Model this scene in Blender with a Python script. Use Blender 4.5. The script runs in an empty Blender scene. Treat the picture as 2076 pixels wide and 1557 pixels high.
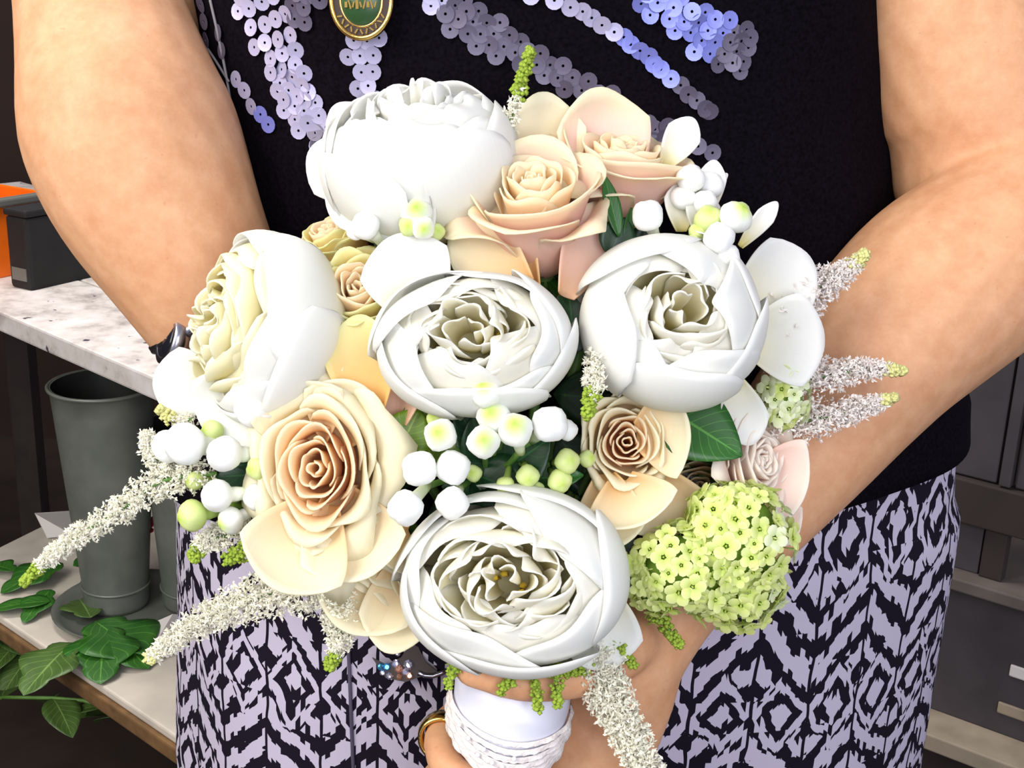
import bpy, bmesh, math, random
import numpy as np
from mathutils import Vector, Matrix
from mathutils.bvhtree import BVHTree

random.seed(7)
PI = math.pi
SC = bpy.context.scene
COL = SC.collection

# ------------------------------------------------------------------ camera
F = 2600.0                                   # focal length in pixels of the 2076 wide frame
PITCH, ROLL = math.radians(18.0), math.radians(2.0)
CAM = Vector((0, 0, 1.30))
FWD = Vector((0, math.cos(PITCH), -math.sin(PITCH)))
_r0, _u0 = Vector((1, 0, 0)), Vector((0, math.sin(PITCH), math.cos(PITCH)))
RIGHT = _r0 * math.cos(ROLL) + _u0 * math.sin(ROLL)
UP = -_r0 * math.sin(ROLL) + _u0 * math.cos(ROLL)
cam_d = bpy.data.cameras.new('camera')
cam_d.sensor_width = 36.0
cam_d.lens = F / 2076.0 * 36.0
cam_d.clip_start = 0.02
cam = bpy.data.objects.new('camera', cam_d)
COL.objects.link(cam)
m3 = Matrix((RIGHT, UP, -FWD)).transposed()
cam.matrix_world = Matrix.Translation(CAM) @ m3.to_4x4()
SC.camera = cam

# ------------------------------------------------------------------ light
w = bpy.data.worlds.new('room_ambient')
SC.world = w
w.use_nodes = True
bg = w.node_tree.nodes.get('Background') or w.node_tree.nodes.new('ShaderNodeBackground')
bg.inputs[0].default_value = (0.80, 0.82, 1.0, 1)
bg.inputs[1].default_value = 0.34

def area(name, loc, target, size, power, col):
    d = bpy.data.lights.new(name, 'AREA')
    d.shape = 'RECTANGLE'
    d.size, d.size_y = size
    d.energy = power
    d.color = col
    o = bpy.data.objects.new(name, d)
    COL.objects.link(o)
    o.location = loc
    o.rotation_euler = (Vector(target) - Vector(loc)).to_track_quat('-Z', 'Y').to_euler()
    return o
# daylight from the shop window up to the left behind the photographer, plus an added cooler fill light behind the camera
area('window_daylight', (-1.30, -0.35, 2.15), (0.0, 0.62, 1.1), (1.5, 1.5), 36, (1.0, 0.96, 0.88))
area('front_fill', (0.55, -1.5, 1.75), (0.05, 0.62, 1.05), (1.5, 1.5), 30, (0.90, 0.92, 1.0))
# added overhead fill that brightens the bench and the flower tops
area('overhead_fill', (-0.5, 1.5, 2.55), (-0.5, 1.5, 0), (1.2, 0.5), 26, (1.0, 0.97, 0.93))
vs = SC.view_settings
vs.view_transform = 'Standard'
vs.look = 'None'
vs.exposure = 0.50
vs.gamma = 1.0
vs.use_curve_mapping = False

# ------------------------------------------------------------------ authoring helpers
def P(px, py, t):
    return CAM + (FWD + RIGHT * ((px - 1038) / F) + UP * ((778.5 - py) / F)) * t
def ray(px, py):
    return FWD + RIGHT * ((px - 1038) / F) + UP * ((778.5 - py) / F)
def hit_z(px, py, z):
    d = ray(px, py)
    return CAM + d * ((z - CAM.z) / d.z)
def mm(px, t):                                # a length of px pixels seen at distance t, in metres
    return px * t / F
def axis_dir(ax, ay, az):
    return (RIGHT * ax + UP * ay - FWD * az).normalized()
def frame(loc, axis, spin=0.0, xref=None):
    z = axis.normalized()
    x = (xref or RIGHT)
    x = (x - z * x.dot(z)).normalized()
    y = z.cross(x)
    m = Matrix((x, y, z)).transposed().to_4x4()
    return Matrix.Translation(loc) @ m @ Matrix.Rotation(spin, 4, 'Z')

def thing(name, label, cat, mat=None, group=None):
    o = bpy.data.objects.new(name, None)
    o.empty_display_size = 0.01
    COL.objects.link(o)
    if mat is not None:
        o.matrix_world = mat
    o['label'] = label
    o['category'] = cat
    if group:
        o['group'] = group
    return o
def mesh_from(name, verts, faces, uvs=None, smooth=True):
    me = bpy.data.meshes.new(name)
    me.from_pydata([tuple(v) for v in verts], [], faces)
    if uvs is not None:
        l = me.uv_layers.new(name='UVMap')
        vi = np.empty(len(me.loops), dtype=np.int32)
        me.loops.foreach_get('vertex_index', vi)
        l.data.foreach_set('uv', np.asarray(uvs, dtype=np.float32)[vi].ravel())
    if smooth:
        me.polygons.foreach_set('use_smooth', [True] * len(me.polygons))
    me.update()
    return me
def part(name, me, mat, parent=None, local=None, label=None):
    o = bpy.data.objects.new(name, me)
    COL.objects.link(o)
    if mat is not None and len(me.materials) == 0:
        me.materials.append(mat)
    if parent is not None:
        o.parent = parent
        o.matrix_parent_inverse = Matrix.Identity(4)
    if local is not None:
        o.matrix_local = local
    if label:
        o['label'] = label
    return o
def to_local(parent_m, verts):
    inv = parent_m.inverted()
    return [inv @ Vector(v) for v in verts]

class MB:
    def __init__(self):
        self.v, self.f = [], []
    def add(self, vs, fs):
        n = len(self.v)
        self.v += [tuple(x) for x in vs]
        self.f += [tuple(i + n for i in f) for f in fs]
    def box(self, c, sx, sy, sz, rot=None, bevel=0.0):
        vs = []
        for z in (-.5, .5):
            for x, y in ((-.5, -.5), (.5, -.5), (.5, .5), (-.5, .5)):
                v = Vector((x * sx, y * sy, z * sz))
                if rot is not None:
                    v = rot @ v
                vs.append(Vector(c) + v)
        self.add(vs, [(3, 2, 1, 0), (4, 5, 6, 7), (0, 1, 5, 4), (1, 2, 6, 5), (2, 3, 7, 6), (3, 0, 4, 7)])
    def prism(self, top, drop):
        n = len(top)
        lo = [Vector(p) - Vector((0, 0, drop)) for p in top]
        self.add(list(top) + lo, [tuple(range(n)), tuple(range(2 * n - 1, n - 1, -1))] +
                 [(i, n + i, n + (i + 1) % n, (i + 1) % n) for i in range(n)])
    def tube(self, pts, rad, n=8, caps=True):
        pts = [Vector(p) for p in pts]
        if not hasattr(rad, '__len__'):
            rad = [rad] * len(pts)
        base = len(self.v)
        ref = Vector((0.31, 0.2, 0.93))
        for i, p in enumerate(pts):
            a = pts[max(0, i - 1)]
            b = pts[min(len(pts) - 1, i + 1)]
            d = (b - a).normalized()
            x = d.cross(ref)
            if x.length < 1e-4:
                x = d.cross(Vector((1, 0, 0)))
            x.normalize()
            y = d.cross(x)
            for k in range(n):
                an = 2 * PI * k / n
                self.v.append(tuple(p + (x * math.cos(an) + y * math.sin(an)) * rad[i]))
        for i in range(len(pts) - 1):
            for k in range(n):
                a0 = base + i * n + k
                a1 = base + i * n + (k + 1) % n
                self.f.append((a0, a1, a1 + n, a0 + n))
        if caps:
            self.f.append(tuple(base + k for k in range(n - 1, -1, -1)))
            e = base + (len(pts) - 1) * n
            self.f.append(tuple(e + k for k in range(n)))
    def mesh(self, name, smooth=True):
        return mesh_from(name, self.v, self.f, None, smooth)
def bevelled(me, amount, seg=2):
    bm = bmesh.new()
    bm.from_mesh(me)
    bmesh.ops.recalc_face_normals(bm, faces=bm.faces)
    bmesh.ops.bevel(bm, geom=list(bm.edges), offset=amount, segments=seg, affect='EDGES', profile=0.6)
    bm.to_mesh(me)
    bm.free()
    return me
def lathe(prof, n=32):
    vs, fs = [], []
    for r, z in prof:
        for k in range(n):
            a = 2 * PI * k / n
            vs.append((r * math.cos(a), r * math.sin(a), z))
    for i in range(len(prof) - 1):
        for k in range(n):
            fs.append((i * n + k, i * n + (k + 1) % n, (i + 1) * n + (k + 1) % n, (i + 1) * n + k))
    return vs, fs
def spline(pts, n):
    pts = [Vector(p) for p in pts]
    out = []
    m = len(pts) - 1
    for i in range(n + 1):
        x = i / n * m
        k = min(int(x), m - 1)
        f = x - k
        p0, p1, p2, p3 = pts[max(k - 1, 0)], pts[k], pts[k + 1], pts[min(k + 2, m)]
        out.append(0.5 * ((2 * p1) + (p2 - p0) * f + (2 * p0 - 5 * p1 + 4 * p2 - p3) * f * f + (3 * p1 - p0 - 3 * p2 + p3) * f ** 3))
    return out
def lerp_table(tab, x):
    for a, b in zip(tab, tab[1:]):
        if x <= b[0]:
            f = (x - a[0]) / (b[0] - a[0])
            f = min(max(f, 0), 1)
            return [a[i] + (b[i] - a[i]) * f for i in range(1, len(a))]
    return list(tab[-1][1:])

# ------------------------------------------------------------------ materials
def lin(c):
    def f(x):
        x /= 255.0
        return x / 12.92 if x <= 0.04045 else ((x + 0.055) / 1.055) ** 2.4
    return (f(c[0]), f(c[1]), f(c[2]), 1.0)
class NT:
    def __init__(self, name):
        self.m = bpy.data.materials.new(name)
        self.m.use_nodes = True
        self.t = self.m.node_tree
        self.p = next(n for n in self.t.nodes if n.type == 'BSDF_PRINCIPLED')
        self.out = next(n for n in self.t.nodes if n.type == 'OUTPUT_MATERIAL')
    def n(self, kind, **kw):
        nd = self.t.nodes.new(kind)
        for k, v in kw.items():
            setattr(nd, k, v)
        return nd
    def l(self, a, b):
        self.t.links.new(a, b)
    def math(self, op, a, b=None, c=None):
        nd = self.n('ShaderNodeMath', operation=op)
        for i, x in enumerate((a, b, c)):
            if x is None:
                continue
            if isinstance(x, (int, float)):
                nd.inputs[i].default_value = x
            else:
                self.l(x, nd.inputs[i])
        return nd.outputs[0]
    def ramp(self, fac, stops, interp='LINEAR'):
        nd = self.n('ShaderNodeValToRGB')
        nd.color_ramp.interpolation = interp
        el = nd.color_ramp.elements
        while len(el) < len(stops):
            el.new(0.5)
        for e, (pos, col) in zip(el, stops):
            e.position = pos
            e.color = col
        self.l(fac, nd.inputs[0])
        return nd.outputs[0]
    def noise(self, scale, detail=3, vec=None, rough=0.5, out=0):
        nd = self.n('ShaderNodeTexNoise')
        nd.inputs['Scale'].default_value = scale
        nd.inputs['Detail'].default_value = detail
        nd.inputs['Roughness'].default_value = rough
        if vec is not None:
            self.l(vec, nd.inputs['Vector'])
        return nd.outputs[out]
    def obj(self):
        return self.n('ShaderNodeTexCoord').outputs['Object']
    def bump(self, h, strength, dist=0.001):
        nd = self.n('ShaderNodeBump')
        nd.inputs['Strength'].default_value = strength
        nd.inputs['Distance'].default_value = dist
        self.l(h, nd.inputs['Height'])
        self.l(nd.outputs[0], self.p.inputs['Normal'])
def simple(name, col, rough=0.5, metal=0.0, var=0.0, scale=40, bump=0.0, bscale=200, spec=0.5):
    k = NT(name)
    k.p.inputs['Roughness'].default_value = rough
    k.p.inputs['Metallic'].default_value = metal
    k.p.inputs['Specular IOR Level'].default_value = spec
    c = lin(col)
    if var > 0:
        nz = k.noise(scale, 4, k.obj())
        lo = tuple(max(0, x * (1 - var)) for x in c[:3]) + (1,)
        hi = tuple(min(1, x * (1 + var)) for x in c[:3]) + (1,)
        k.l(k.ramp(nz, [(0.3, lo), (0.7, hi)]), k.p.inputs['Base Color'])
    else:
        k.p.inputs['Base Color'].default_value = c
    if bump > 0:
        k.bump(k.noise(bscale, 3, k.obj()), bump)
    return k.m
def petal_mat(name, stops, trans=0.28, rough=0.55, tcol=None):
    """petal colour runs from base (v=0) to rim (v=1)"""
    k = NT(name)
    uv = k.n('ShaderNodeUVMap')
    sep = k.n('ShaderNodeSeparateXYZ')
    k.l(uv.outputs[0], sep.inputs[0])
    nz = k.noise(60, 3, k.obj())
    v = k.math('ADD', sep.outputs[1], k.math('MULTIPLY', k.math('SUBTRACT', nz, 0.5), 0.22))
    col = k.ramp(v, [(p, lin(c)) for p, c in stops])
    k.l(col, k.p.inputs['Base Color'])
    k.p.inputs['Roughness'].default_value = rough
    k.p.inputs['Specular IOR Level'].default_value = 0.25
    # fine veins running along the petal
    mp = k.n('ShaderNodeMapping')
    mp.inputs['Scale'].default_value = (34, 2.5, 1)
    k.l(uv.outputs[0], mp.inputs[0])
    k.bump(k.noise(1.0, 2, mp.outputs[0]), 0.18, 0.0008)
    tr = k.n('ShaderNodeBsdfTranslucent')
    k.l(col, tr.inputs[0])
    mx = k.n('ShaderNodeMixShader')
    mx.inputs[0].default_value = trans
    k.l(k.p.outputs[0], mx.inputs[1])
    k.l(tr.outputs[0], mx.inputs[2])
    k.l(mx.outputs[0], k.out.inputs[0])
    return k.m
M = {}
M['peony'] = petal_mat('peony_petal', [(0.0, (238, 226, 150)), (0.30, (246, 243, 222)), (0.65, (247, 247, 241)), (1.0, (250, 250, 247))], 0.40)
M['peony_in'] = petal_mat('peony_inner_petal', [(0.0, (226, 205, 90)), (0.30, (240, 232, 186)), (0.75, (250, 247, 232)), (1.0, (251, 250, 243))], 0.42)
M['peony_cream'] = petal_mat('peony_inner_petal_yellow', [(0.0, (226, 205, 90)), (0.35, (244, 232, 160)), (0.8, (251, 246, 212)), (1.0, (252, 250, 230))], 0.42)
M['rose_pink'] = petal_mat('rose_petal_blush', [(0.0, (246, 206, 166)), (0.25, (249, 214, 192)), (0.7, (250, 220, 206)), (0.90, (251, 232, 208)), (1.0, (251, 244, 212))], 0.40)
M['rose_cream'] = petal_mat('rose_petal_cream', [(0.0, (244, 204, 140)), (0.3, (249, 224, 178)), (0.65, (251, 237, 202)), (1.0, (251, 246, 220))], 0.40)
M['rose_heart'] = petal_mat('rose_petal_peach_heart', [(0.0, (250, 184, 118)), (0.5, (253, 212, 164)), (0.82, (253, 230, 192)), (1.0, (254, 243, 216))], 0.48)
M['rose_yellow'] = petal_mat('rose_petal_yellowish', [(0.0, (244, 190, 110)), (0.45, (250, 216, 146)), (0.8, (250, 236, 172)), (1.0, (246, 245, 190))], 0.40)
M['rose_pale'] = petal_mat('rose_petal_pale_pink', [(0.0, (246, 200, 170)), (0.4, (249, 218, 202)), (0.8, (250, 232, 220)), (1.0, (251, 243, 232))], 0.40)
M['stamen'] = simple('peony_stamen_yellow', (214, 178, 48), 0.6, var=.2)
M['bud'] = petal_mat('bouvardia_white', [(0.0, (216, 232, 178)), (0.25, (240, 244, 226)), (0.6, (248, 248, 246)), (1.0, (248, 249, 246))], 0.15)
M['bud_tip'] = petal_mat('bouvardia_white_green_tip', [(0.0, (220, 234, 180)), (0.3, (246, 247, 240)), (0.72, (246, 248, 240)), (0.92, (206, 226, 130)), (1.0, (176, 206, 84))], 0.15)
M['bud_green'] = petal_mat('bouvardia_green_bud', [(0.0, (120, 160, 60)), (0.4, (196, 216, 120)), (0.8, (222, 234, 160)), (1.0, (190, 214, 90))], 0.15)
def fuzzy_mat(name, col, var=.08):
    k = NT(name)
    c = lin(col)
    nz = k.noise(300, 2, k.obj())
    cc = k.ramp(nz, [(0.3, tuple(x * (1 - var) for x in c[:3]) + (1,)), (0.7, c)])
    k.l(cc, k.p.inputs['Base Color'])
    k.p.inputs['Roughness'].default_value = 0.8
    k.p.inputs['Specular IOR Level'].default_value = 0.1
    tr = k.n('ShaderNodeBsdfTranslucent')
    k.l(cc, tr.inputs[0])
    mx = k.n('ShaderNodeMixShader')
    mx.inputs[0].default_value = 0.3
    k.l(k.p.outputs[0], mx.inputs[1]); k.l(tr.outputs[0], mx.inputs[2]); k.l(mx.outputs[0], k.out.inputs[0])
    return k.m
def leaf_mat(name, dark, light, rough=0.42):
    k = NT(name)
    uv = k.n('ShaderNodeUVMap')
    sep = k.n('ShaderNodeSeparateXYZ')
    k.l(uv.outputs[0], sep.inputs[0])
    au = k.math('ABSOLUTE', k.math('SUBTRACT', sep.outputs[0], 0.5))
    vein = k.math('FRACT', k.math('ADD', k.math('MULTIPLY', sep.outputs[1], 8.0), k.math('MULTIPLY', au, -5.0)))
    vl = k.math('GREATER_THAN', vein, 0.90)
    mid = k.math('LESS_THAN', au, 0.018)
    f = k.math('MAXIMUM', k.math('MULTIPLY', vl, 0.55), mid)
    nz = k.noise(30, 3, k.obj())
    f2 = k.math('ADD', k.math('MULTIPLY', f, 0.5), k.math('MULTIPLY', nz, 0.5))
    k.l(k.ramp(f2, [(0.15, lin(dark)), (0.8, lin(light))]), k.p.inputs['Base Color'])
    k.p.inputs['Roughness'].default_value = rough
    k.bump(f, 0.25, 0.0006)
    return k.m
M['leaf'] = leaf_mat('green_leaf', (22, 74, 20), (78, 140, 52))
M['leaf_dark'] = leaf_mat('dark_green_leaf', (14, 46, 24), (40, 92, 46))
M['leaf_lime'] = leaf_mat('lime_green_leaf', (84, 120, 14), (150, 180, 50))
M['stem'] = simple('green_stem', (88, 126, 54), 0.5, var=.2)
M['ast'] = fuzzy_mat('astilbe_cream', (254, 252, 238), .03)
M['ast_pink'] = fuzzy_mat('astilbe_blush', (254, 248, 243), .03)
M['ast_green'] = fuzzy_mat('astilbe_green_bud', (184, 210, 84), .25)
M['ast_yel'] = fuzzy_mat('astilbe_yellow_bud', (244, 242, 170), .12)
M['vib'] = petal_mat('viburnum_lime_petal', [(0.0, (190, 212, 90)), (0.5, (222, 234, 142)), (1.0, (234, 240, 172))], 0.25)
M['vib_pale'] = petal_mat('viburnum_pale_petal', [(0.0, (206, 222, 140)), (0.5, (230, 238, 190)), (1.0, (240, 244, 216))], 0.25)
M['vib_core'] = simple('viburnum_inner_green', (110, 140, 44), 0.7, var=.3)
M['satin'] = simple('white_satin', (206, 206, 220), 0.3, var=.03, bump=.05, bscale=90)
M['lace'] = simple('cream_lace', (222, 214, 210), 0.65, var=.06, scale=300, bump=.5, bscale=700)
M['pearl'] = simple('pearl_bead', (236, 232, 240), 0.15)
M['gold'] = simple('polished_gold', (232, 196, 110), 0.18, 1.0)
M['silver'] = simple('dull_silver', (178, 178, 190), 0.25, 1.0)
M['black_stone'] = simple('black_watch_face', (26, 26, 34), 0.15)
M['sequin'] = simple('lavender_sequin', (178, 174, 206), 0.38, 0.35, var=.1)
M['sequin_blue'] = simple('blue_sequin', (124, 130, 206), 0.38, 0.35, var=.1)
M['sequin_dark'] = simple('smoky_sequin', (92, 86, 106), 0.45, 0.3, var=.2)
M['thread'] = simple('grey_thread', (120, 116, 120), 0.7)
M['crystal'] = simple('clear_crystal', (214, 214, 240), 0.06, 0.8)
M['crystal_blue'] = simple('blue_crystal', (90, 180, 240), 0.06, 0.8)
M['crystal_rose'] = simple('rose_crystal', (244, 180, 150), 0.06, 0.8)
M['brown_dark'] = simple('dark_brown_leather', (44, 24, 16), 0.5, var=.2)

# skin
k = NT('skin')
ob = k.obj()
base = k.ramp(k.noise(70, 5, ob, 0.7), [(0.3, lin((200, 144, 104))), (0.7, lin((216, 166, 128)))])
spots = k.ramp(k.noise(260, 2, ob), [(0.70, (0, 0, 0, 1)), (0.78, (1, 1, 1, 1))])
mx = k.n('ShaderNodeMix', data_type='RGBA')
k.l(k.math('MULTIPLY', spots, 0.35), mx.inputs[0])
k.l(base, mx.inputs[6])
mx.inputs[7].default_value = lin((176, 112, 78))
k.l(mx.outputs[2], k.p.inputs['Base Color'])
k.p.inputs['Roughness'].default_value = 0.55
k.p.inputs['Specular IOR Level'].default_value = 0.3
k.p.inputs['Subsurface Weight'].default_value = 0.12
k.p.inputs['Subsurface Radius'].default_value = (0.012, 0.005, 0.003)
k.p.inputs['Subsurface Scale'].default_value = 1.0
k.bump(k.noise(420, 2, ob), 0.12, 0.0006)
M['skin'] = k.m
M['nail'] = simple('fingernail', (236, 190, 168), 0.25)

# black knit
k = NT('black_jersey')
nz = k.noise(500, 2, k.obj())
k.l(k.ramp(nz, [(0.3, lin((5, 3, 7))), (0.7, lin((15, 11, 18)))]), k.p.inputs['Base Color'])
k.p.inputs['Roughness'].default_value = 0.9
k.p.inputs['Specular IOR Level'].default_value = 0.05
k.bump(nz, 0.2, 0.0006)
M['black'] = k.m

# printed trousers: ikat diamonds in rows with zigzag bands between them
k = NT('black_white_ikat_cotton')
uv = k.n('ShaderNodeUVMap')
sep = k.n('ShaderNodeSeparateXYZ')
k.l(uv.outputs[0], sep.inputs[0])
U = k.math('DIVIDE', sep.outputs[0], 0.0690)
V = k.math('DIVIDE', sep.outputs[1], 0.096)
def wnoise(a, b):
    cb = k.n('ShaderNodeCombineXYZ')
    k.l(a, cb.inputs[0])
    if not isinstance(b, (int, float)):
        k.l(b, cb.inputs[1])
    else:
        cb.inputs[1].default_value = b
    wn = k.n('ShaderNodeTexWhiteNoise', noise_dimensions='2D')
    k.l(cb.outputs[0], wn.inputs['Vector'])
    return wn.outputs[0]
Uq = k.math('FLOOR', k.math('MULTIPLY', U, 22.0))
jag = k.math('MULTIPLY', k.math('SUBTRACT', wnoise(Uq, k.math('FLOOR', k.math('MULTIPLY', V, 5.0))), 0.5), 0.075)
jag2 = k.math('MULTIPLY', k.math('SUBTRACT', wnoise(Uq, 3.0), 0.5), 0.045)
wob = k.n('ShaderNodeCombineXYZ')
k.l(U, wob.inputs[0]); k.l(V, wob.inputs[1])
wv = k.math('MULTIPLY', k.math('SUBTRACT', k.noise(2.3, 2, wob.outputs[0]), 0.5), 0.22)
Vj = k.math('ADD', k.math('ADD', V, jag), k.math('ADD', jag2, wv))
Uw = k.math('ADD', U, k.math('MULTIPLY', wv, 0.5))
fv = k.math('SUBTRACT', k.math('FRACT', Vj), 0.5)
afv = k.math('ABSOLUTE', fv)
hcol = k.math('FRACT', k.math('MULTIPLY', Uw, 2.0))
du = k.math('ABSOLUTE', k.math('SUBTRACT', hcol, 0.5))
dd = k.math('ADD', k.math('MULTIPLY', du, 2.0), k.math('DIVIDE', afv, 0.235))
c_in = k.math('LESS_THAN', dd, 0.42)
c_out = k.math('MULTIPLY', k.math('GREATER_THAN', dd, 0.80), k.math('LESS_THAN', dd, 1.16))
dia = k.math('MAXIMUM', c_in, c_out)
tri = k.math('MULTIPLY', k.math('ABSOLUTE', k.math('SUBTRACT', k.math('FRACT', Uw), 0.5)), 2.0)
zs = k.math('FRACT', k.math('ADD', k.math('MULTIPLY', Vj, 4.0), k.math('MULTIPLY', tri, 1.35)))
zig = k.math('LESS_THAN', zs, 0.53)
inside = k.math('LESS_THAN', dd, 1.26)
pat = k.math('ADD', k.math('MULTIPLY', inside, dia), k.math('MULTIPLY', k.math('SUBTRACT', 1.0, inside), zig))
line = k.math('GREATER_THAN', k.math('ABSOLUTE', k.math('SUBTRACT', hcol, 0.5)), 0.472)
pat = k.math('MULTIPLY', pat, k.math('SUBTRACT', 1.0, line))
mx = k.n('ShaderNodeMix', data_type='RGBA')
k.l(pat, mx.inputs[0])
mx.inputs[6].default_value = lin((18, 12, 26))
mx.inputs[7].default_value = lin((178, 170, 188))
k.l(mx.outputs[2], k.p.inputs['Base Color'])
k.p.inputs['Roughness'].default_value = 0.85
k.p.inputs['Specular IOR Level'].default_value = 0.15
k.bump(k.noise(900, 1, k.obj()), 0.15, 0.0004)
M['ikat'] = k.m

# painted / splattered boards
k = NT('white_painted_board')
ob = k.obj()
base = k.ramp(k.noise(14, 5, ob, 0.65), [(0.30, lin((132, 122, 116))), (0.5, lin((196, 188, 182))), (0.7, lin((216, 210, 208)))])
sp = k.ramp(k.noise(38, 3, ob), [(0.66, (0, 0, 0, 1)), (0.70, (1, 1, 1, 1))])
mx = k.n('ShaderNodeMix', data_type='RGBA')
k.l(sp, mx.inputs[0])
k.l(base, mx.inputs[6])
mx.inputs[7].default_value = lin((70, 64, 74))
k.l(mx.outputs[2], k.p.inputs['Base Color'])
k.p.inputs['Roughness'].default_value = 0.6
M['board'] = k.m
M['board_pale'] = simple('pale_worn_board', (206, 196, 182), 0.65, var=.12, scale=18)
M['raw_edge'] = simple('brown_raw_wood_edge', (112, 82, 48), 0.8, var=.3, scale=50)
M['dark_wood'] = simple('dark_grey_wood', (62, 56, 58), 0.7, var=.25, scale=14)
M['dark_wood2'] = simple('dark_brown_wood', (46, 36, 32), 0.75, var=.25, scale=14)
M['mid_wood'] = simple('grey_brown_board', (92, 82, 76), 0.7, var=.2, scale=20)
M['pale_wood'] = simple('pale_tan_board', (150, 136, 116), 0.7, var=.2, scale=20)
M['zinc'] = simple('dull_zinc', (118, 122, 114), 0.42, 0.35, var=.22, scale=16)
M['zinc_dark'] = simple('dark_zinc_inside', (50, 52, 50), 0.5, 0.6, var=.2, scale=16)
M['wall'] = simple('dark_brown_wall', (44, 26, 20), 0.9, var=.25, scale=3)
M['floor'] = simple('dark_floor', (46, 32, 24), 0.85, var=.3, scale=10)
M['box_black'] = simple('scuffed_black_box', (14, 11, 12), 0.75, var=.5, scale=30)
M['orange'] = simple('orange_plastic', (232, 104, 12), 0.45, var=.1, scale=20)
M['paper'] = simple('white_paper', (214, 208, 202), 0.8)
M['grey_plastic'] = simple('grey_plastic', (96, 96, 90), 0.5)
M['pink_petal'] = simple('pink_petal', (196, 74, 84), 0.6)
M['ivy'] = leaf_mat('ivy_leaf', (30, 84, 22), (92, 150, 58))
M['fern'] = leaf_mat('dull_green_leaf', (58, 84, 34), (118, 150, 76))

# ------------------------------------------------------------------ the room
def structure(name, me, mat):
    o = part(name, me, mat)
    o['kind'] = 'structure'
    return o
b = MB(); b.box((0, 1.2, -0.02), 7, 7, 0.04); structure('floor', b.mesh('floor', False), M['floor'])
b = MB(); b.box((0, 3.4, 1.3), 7, 0.08, 2.7); structure('wall_back', b.mesh('wall_back', False), M['wall'])
b = MB(); b.box((-2.7, 1.4, 1.3), 0.08, 4.1, 2.7); structure('wall_left', b.mesh('wall_left', False), M['wall'])

# work bench on the left: an upper and a lower board on posts
ZU, ZL = 0.84, 0.40
bench = thing('work_bench', 'paint-splattered white two-tier work bench behind the arm on the left', 'bench', Matrix.Translation(hit_z(0, 640, ZU) * 1.0))
bm_inv = bench.matrix_world.copy()
A = hit_z(-500, 420, ZU); B = hit_z(640, 905, ZU)
dirU = (B - A).normalized()
nb = Vector((-dirU.y, dirU.x, 0))
if nb.y < 0:
    nb = -nb
def board_part(name, pts, drop, mat):
    b = MB(); b.prism(to_local(bm_inv, pts), drop)
    return part(name, bevelled(b.mesh(name, False), 0.003), mat, bench)
for i in range(3):
    o0, o1 = 0.17 * i + (0.0015 if i else 0), 0.17 * (i + 1) - 0.0015
    board_part('top_plank', [A + nb * o0, B + nb * o0, B + nb * o1, A + nb * o1], 0.028, M['board'])
LA = hit_z(-120, 1168, ZL); LB = hit_z(620, 1672, ZL)
LC = hit_z(330, 945, ZL)
dl = (LB - LA).normalized()
back = (LC - LA)
board_part('shelf_board', [LA, LB, LB + back, LC], 0.012, M['board_pale'])
e = Vector((0, 0, -0.0125))
nl = Vector((dl.y, -dl.x, 0))
if nl.y > 0:
    nl = -nl
board_part('shelf_edge_trim', [LA + e + nl * 0.006, LB + e + nl * 0.006, LB + e - nl * 0.02, LA + e - nl * 0.02], 0.022, M['raw_edge'])
for q in (A.lerp(B, 0.02) + nb * 0.05, A.lerp(B, 0.97) + nb * 0.05, A.lerp(B, 0.02) + nb * 0.46, A.lerp(B, 0.97) + nb * 0.46):
    b = MB(); b.box(bm_inv.inverted() @ Vector((q.x, q.y, (ZU - 0.028) / 2)), 0.05, 0.05, ZU - 0.03)
    part('leg', bevelled(b.mesh('leg', False), 0.003), M['dark_wood2'], bench)

# zinc vases on the lower board
def vase(name, label, base, r_top, r_bot, h, grp, handle=False):
    t = thing(name, label, 'bucket', Matrix.Translation(base), grp)
    pr = [(r_bot * 0.2, 0.002), (r_bot, 0.0), (r_bot * 1.03, 0.006)]
    for i in range(1, 13):
        f = i / 12
        pr.append((r_bot + (r_top - r_bot) * f, 0.006 + (h - 0.010) * f))
    pr += [(r_top + 0.003, h - 0.002), (r_top + 0.003, h + 0.002), (r_top - 0.002, h + 0.001)]
    vs, fs = lathe(pr, 40)
    part('body', mesh_from('body', vs, fs), M['zinc'], t)
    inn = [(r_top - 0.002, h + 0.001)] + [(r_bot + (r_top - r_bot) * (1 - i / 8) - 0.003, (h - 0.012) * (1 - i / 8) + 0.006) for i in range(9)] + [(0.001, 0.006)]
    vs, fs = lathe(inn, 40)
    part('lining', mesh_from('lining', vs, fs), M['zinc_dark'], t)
    rg = MB()
    rr = r_top + 0.002
    rg.tube([Vector((rr * math.cos(a), rr * math.sin(a), h)) for a in [2 * PI * i / 40 for i in range(41)]], 0.0028, 6, False)
    part('rim', rg.mesh('rim'), M['zinc'], t)
    rg = MB()
    rr = r_bot + (r_top - r_bot) * .1 + 0.001
    rg.tube([Vector((rr * math.cos(a), rr * math.sin(a), h * .1)) for a in [2 * PI * i / 40 for i in range(41)]], 0.002, 6, False)
    part('hoop', rg.mesh('hoop'), M['zinc'], t)
    return t
bp = hit_z(238, 1228, ZL)
tb = (bp - CAM).dot(FWD)
tray_c = hit_z(268, 1242, ZL)
tray = thing('metal_tray', 'shallow round zinc dish under the tall vases on the lower board', 'dish', Matrix.Translation(tray_c + Vector((0, 0, 0.001))))
rt = mm(150, tb)
vs, fs = lathe([(0.001, 0.0), (rt * .8, 0.0), (rt * .93, 0.006), (rt, 0.012), (rt + 0.002, 0.014), (rt, 0.0155), (rt * .92, 0.009), (rt * .8, 0.004), (0.001, 0.004)], 48)
part('dish', mesh_from('dish', vs, fs), M['zinc'], tray)
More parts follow.
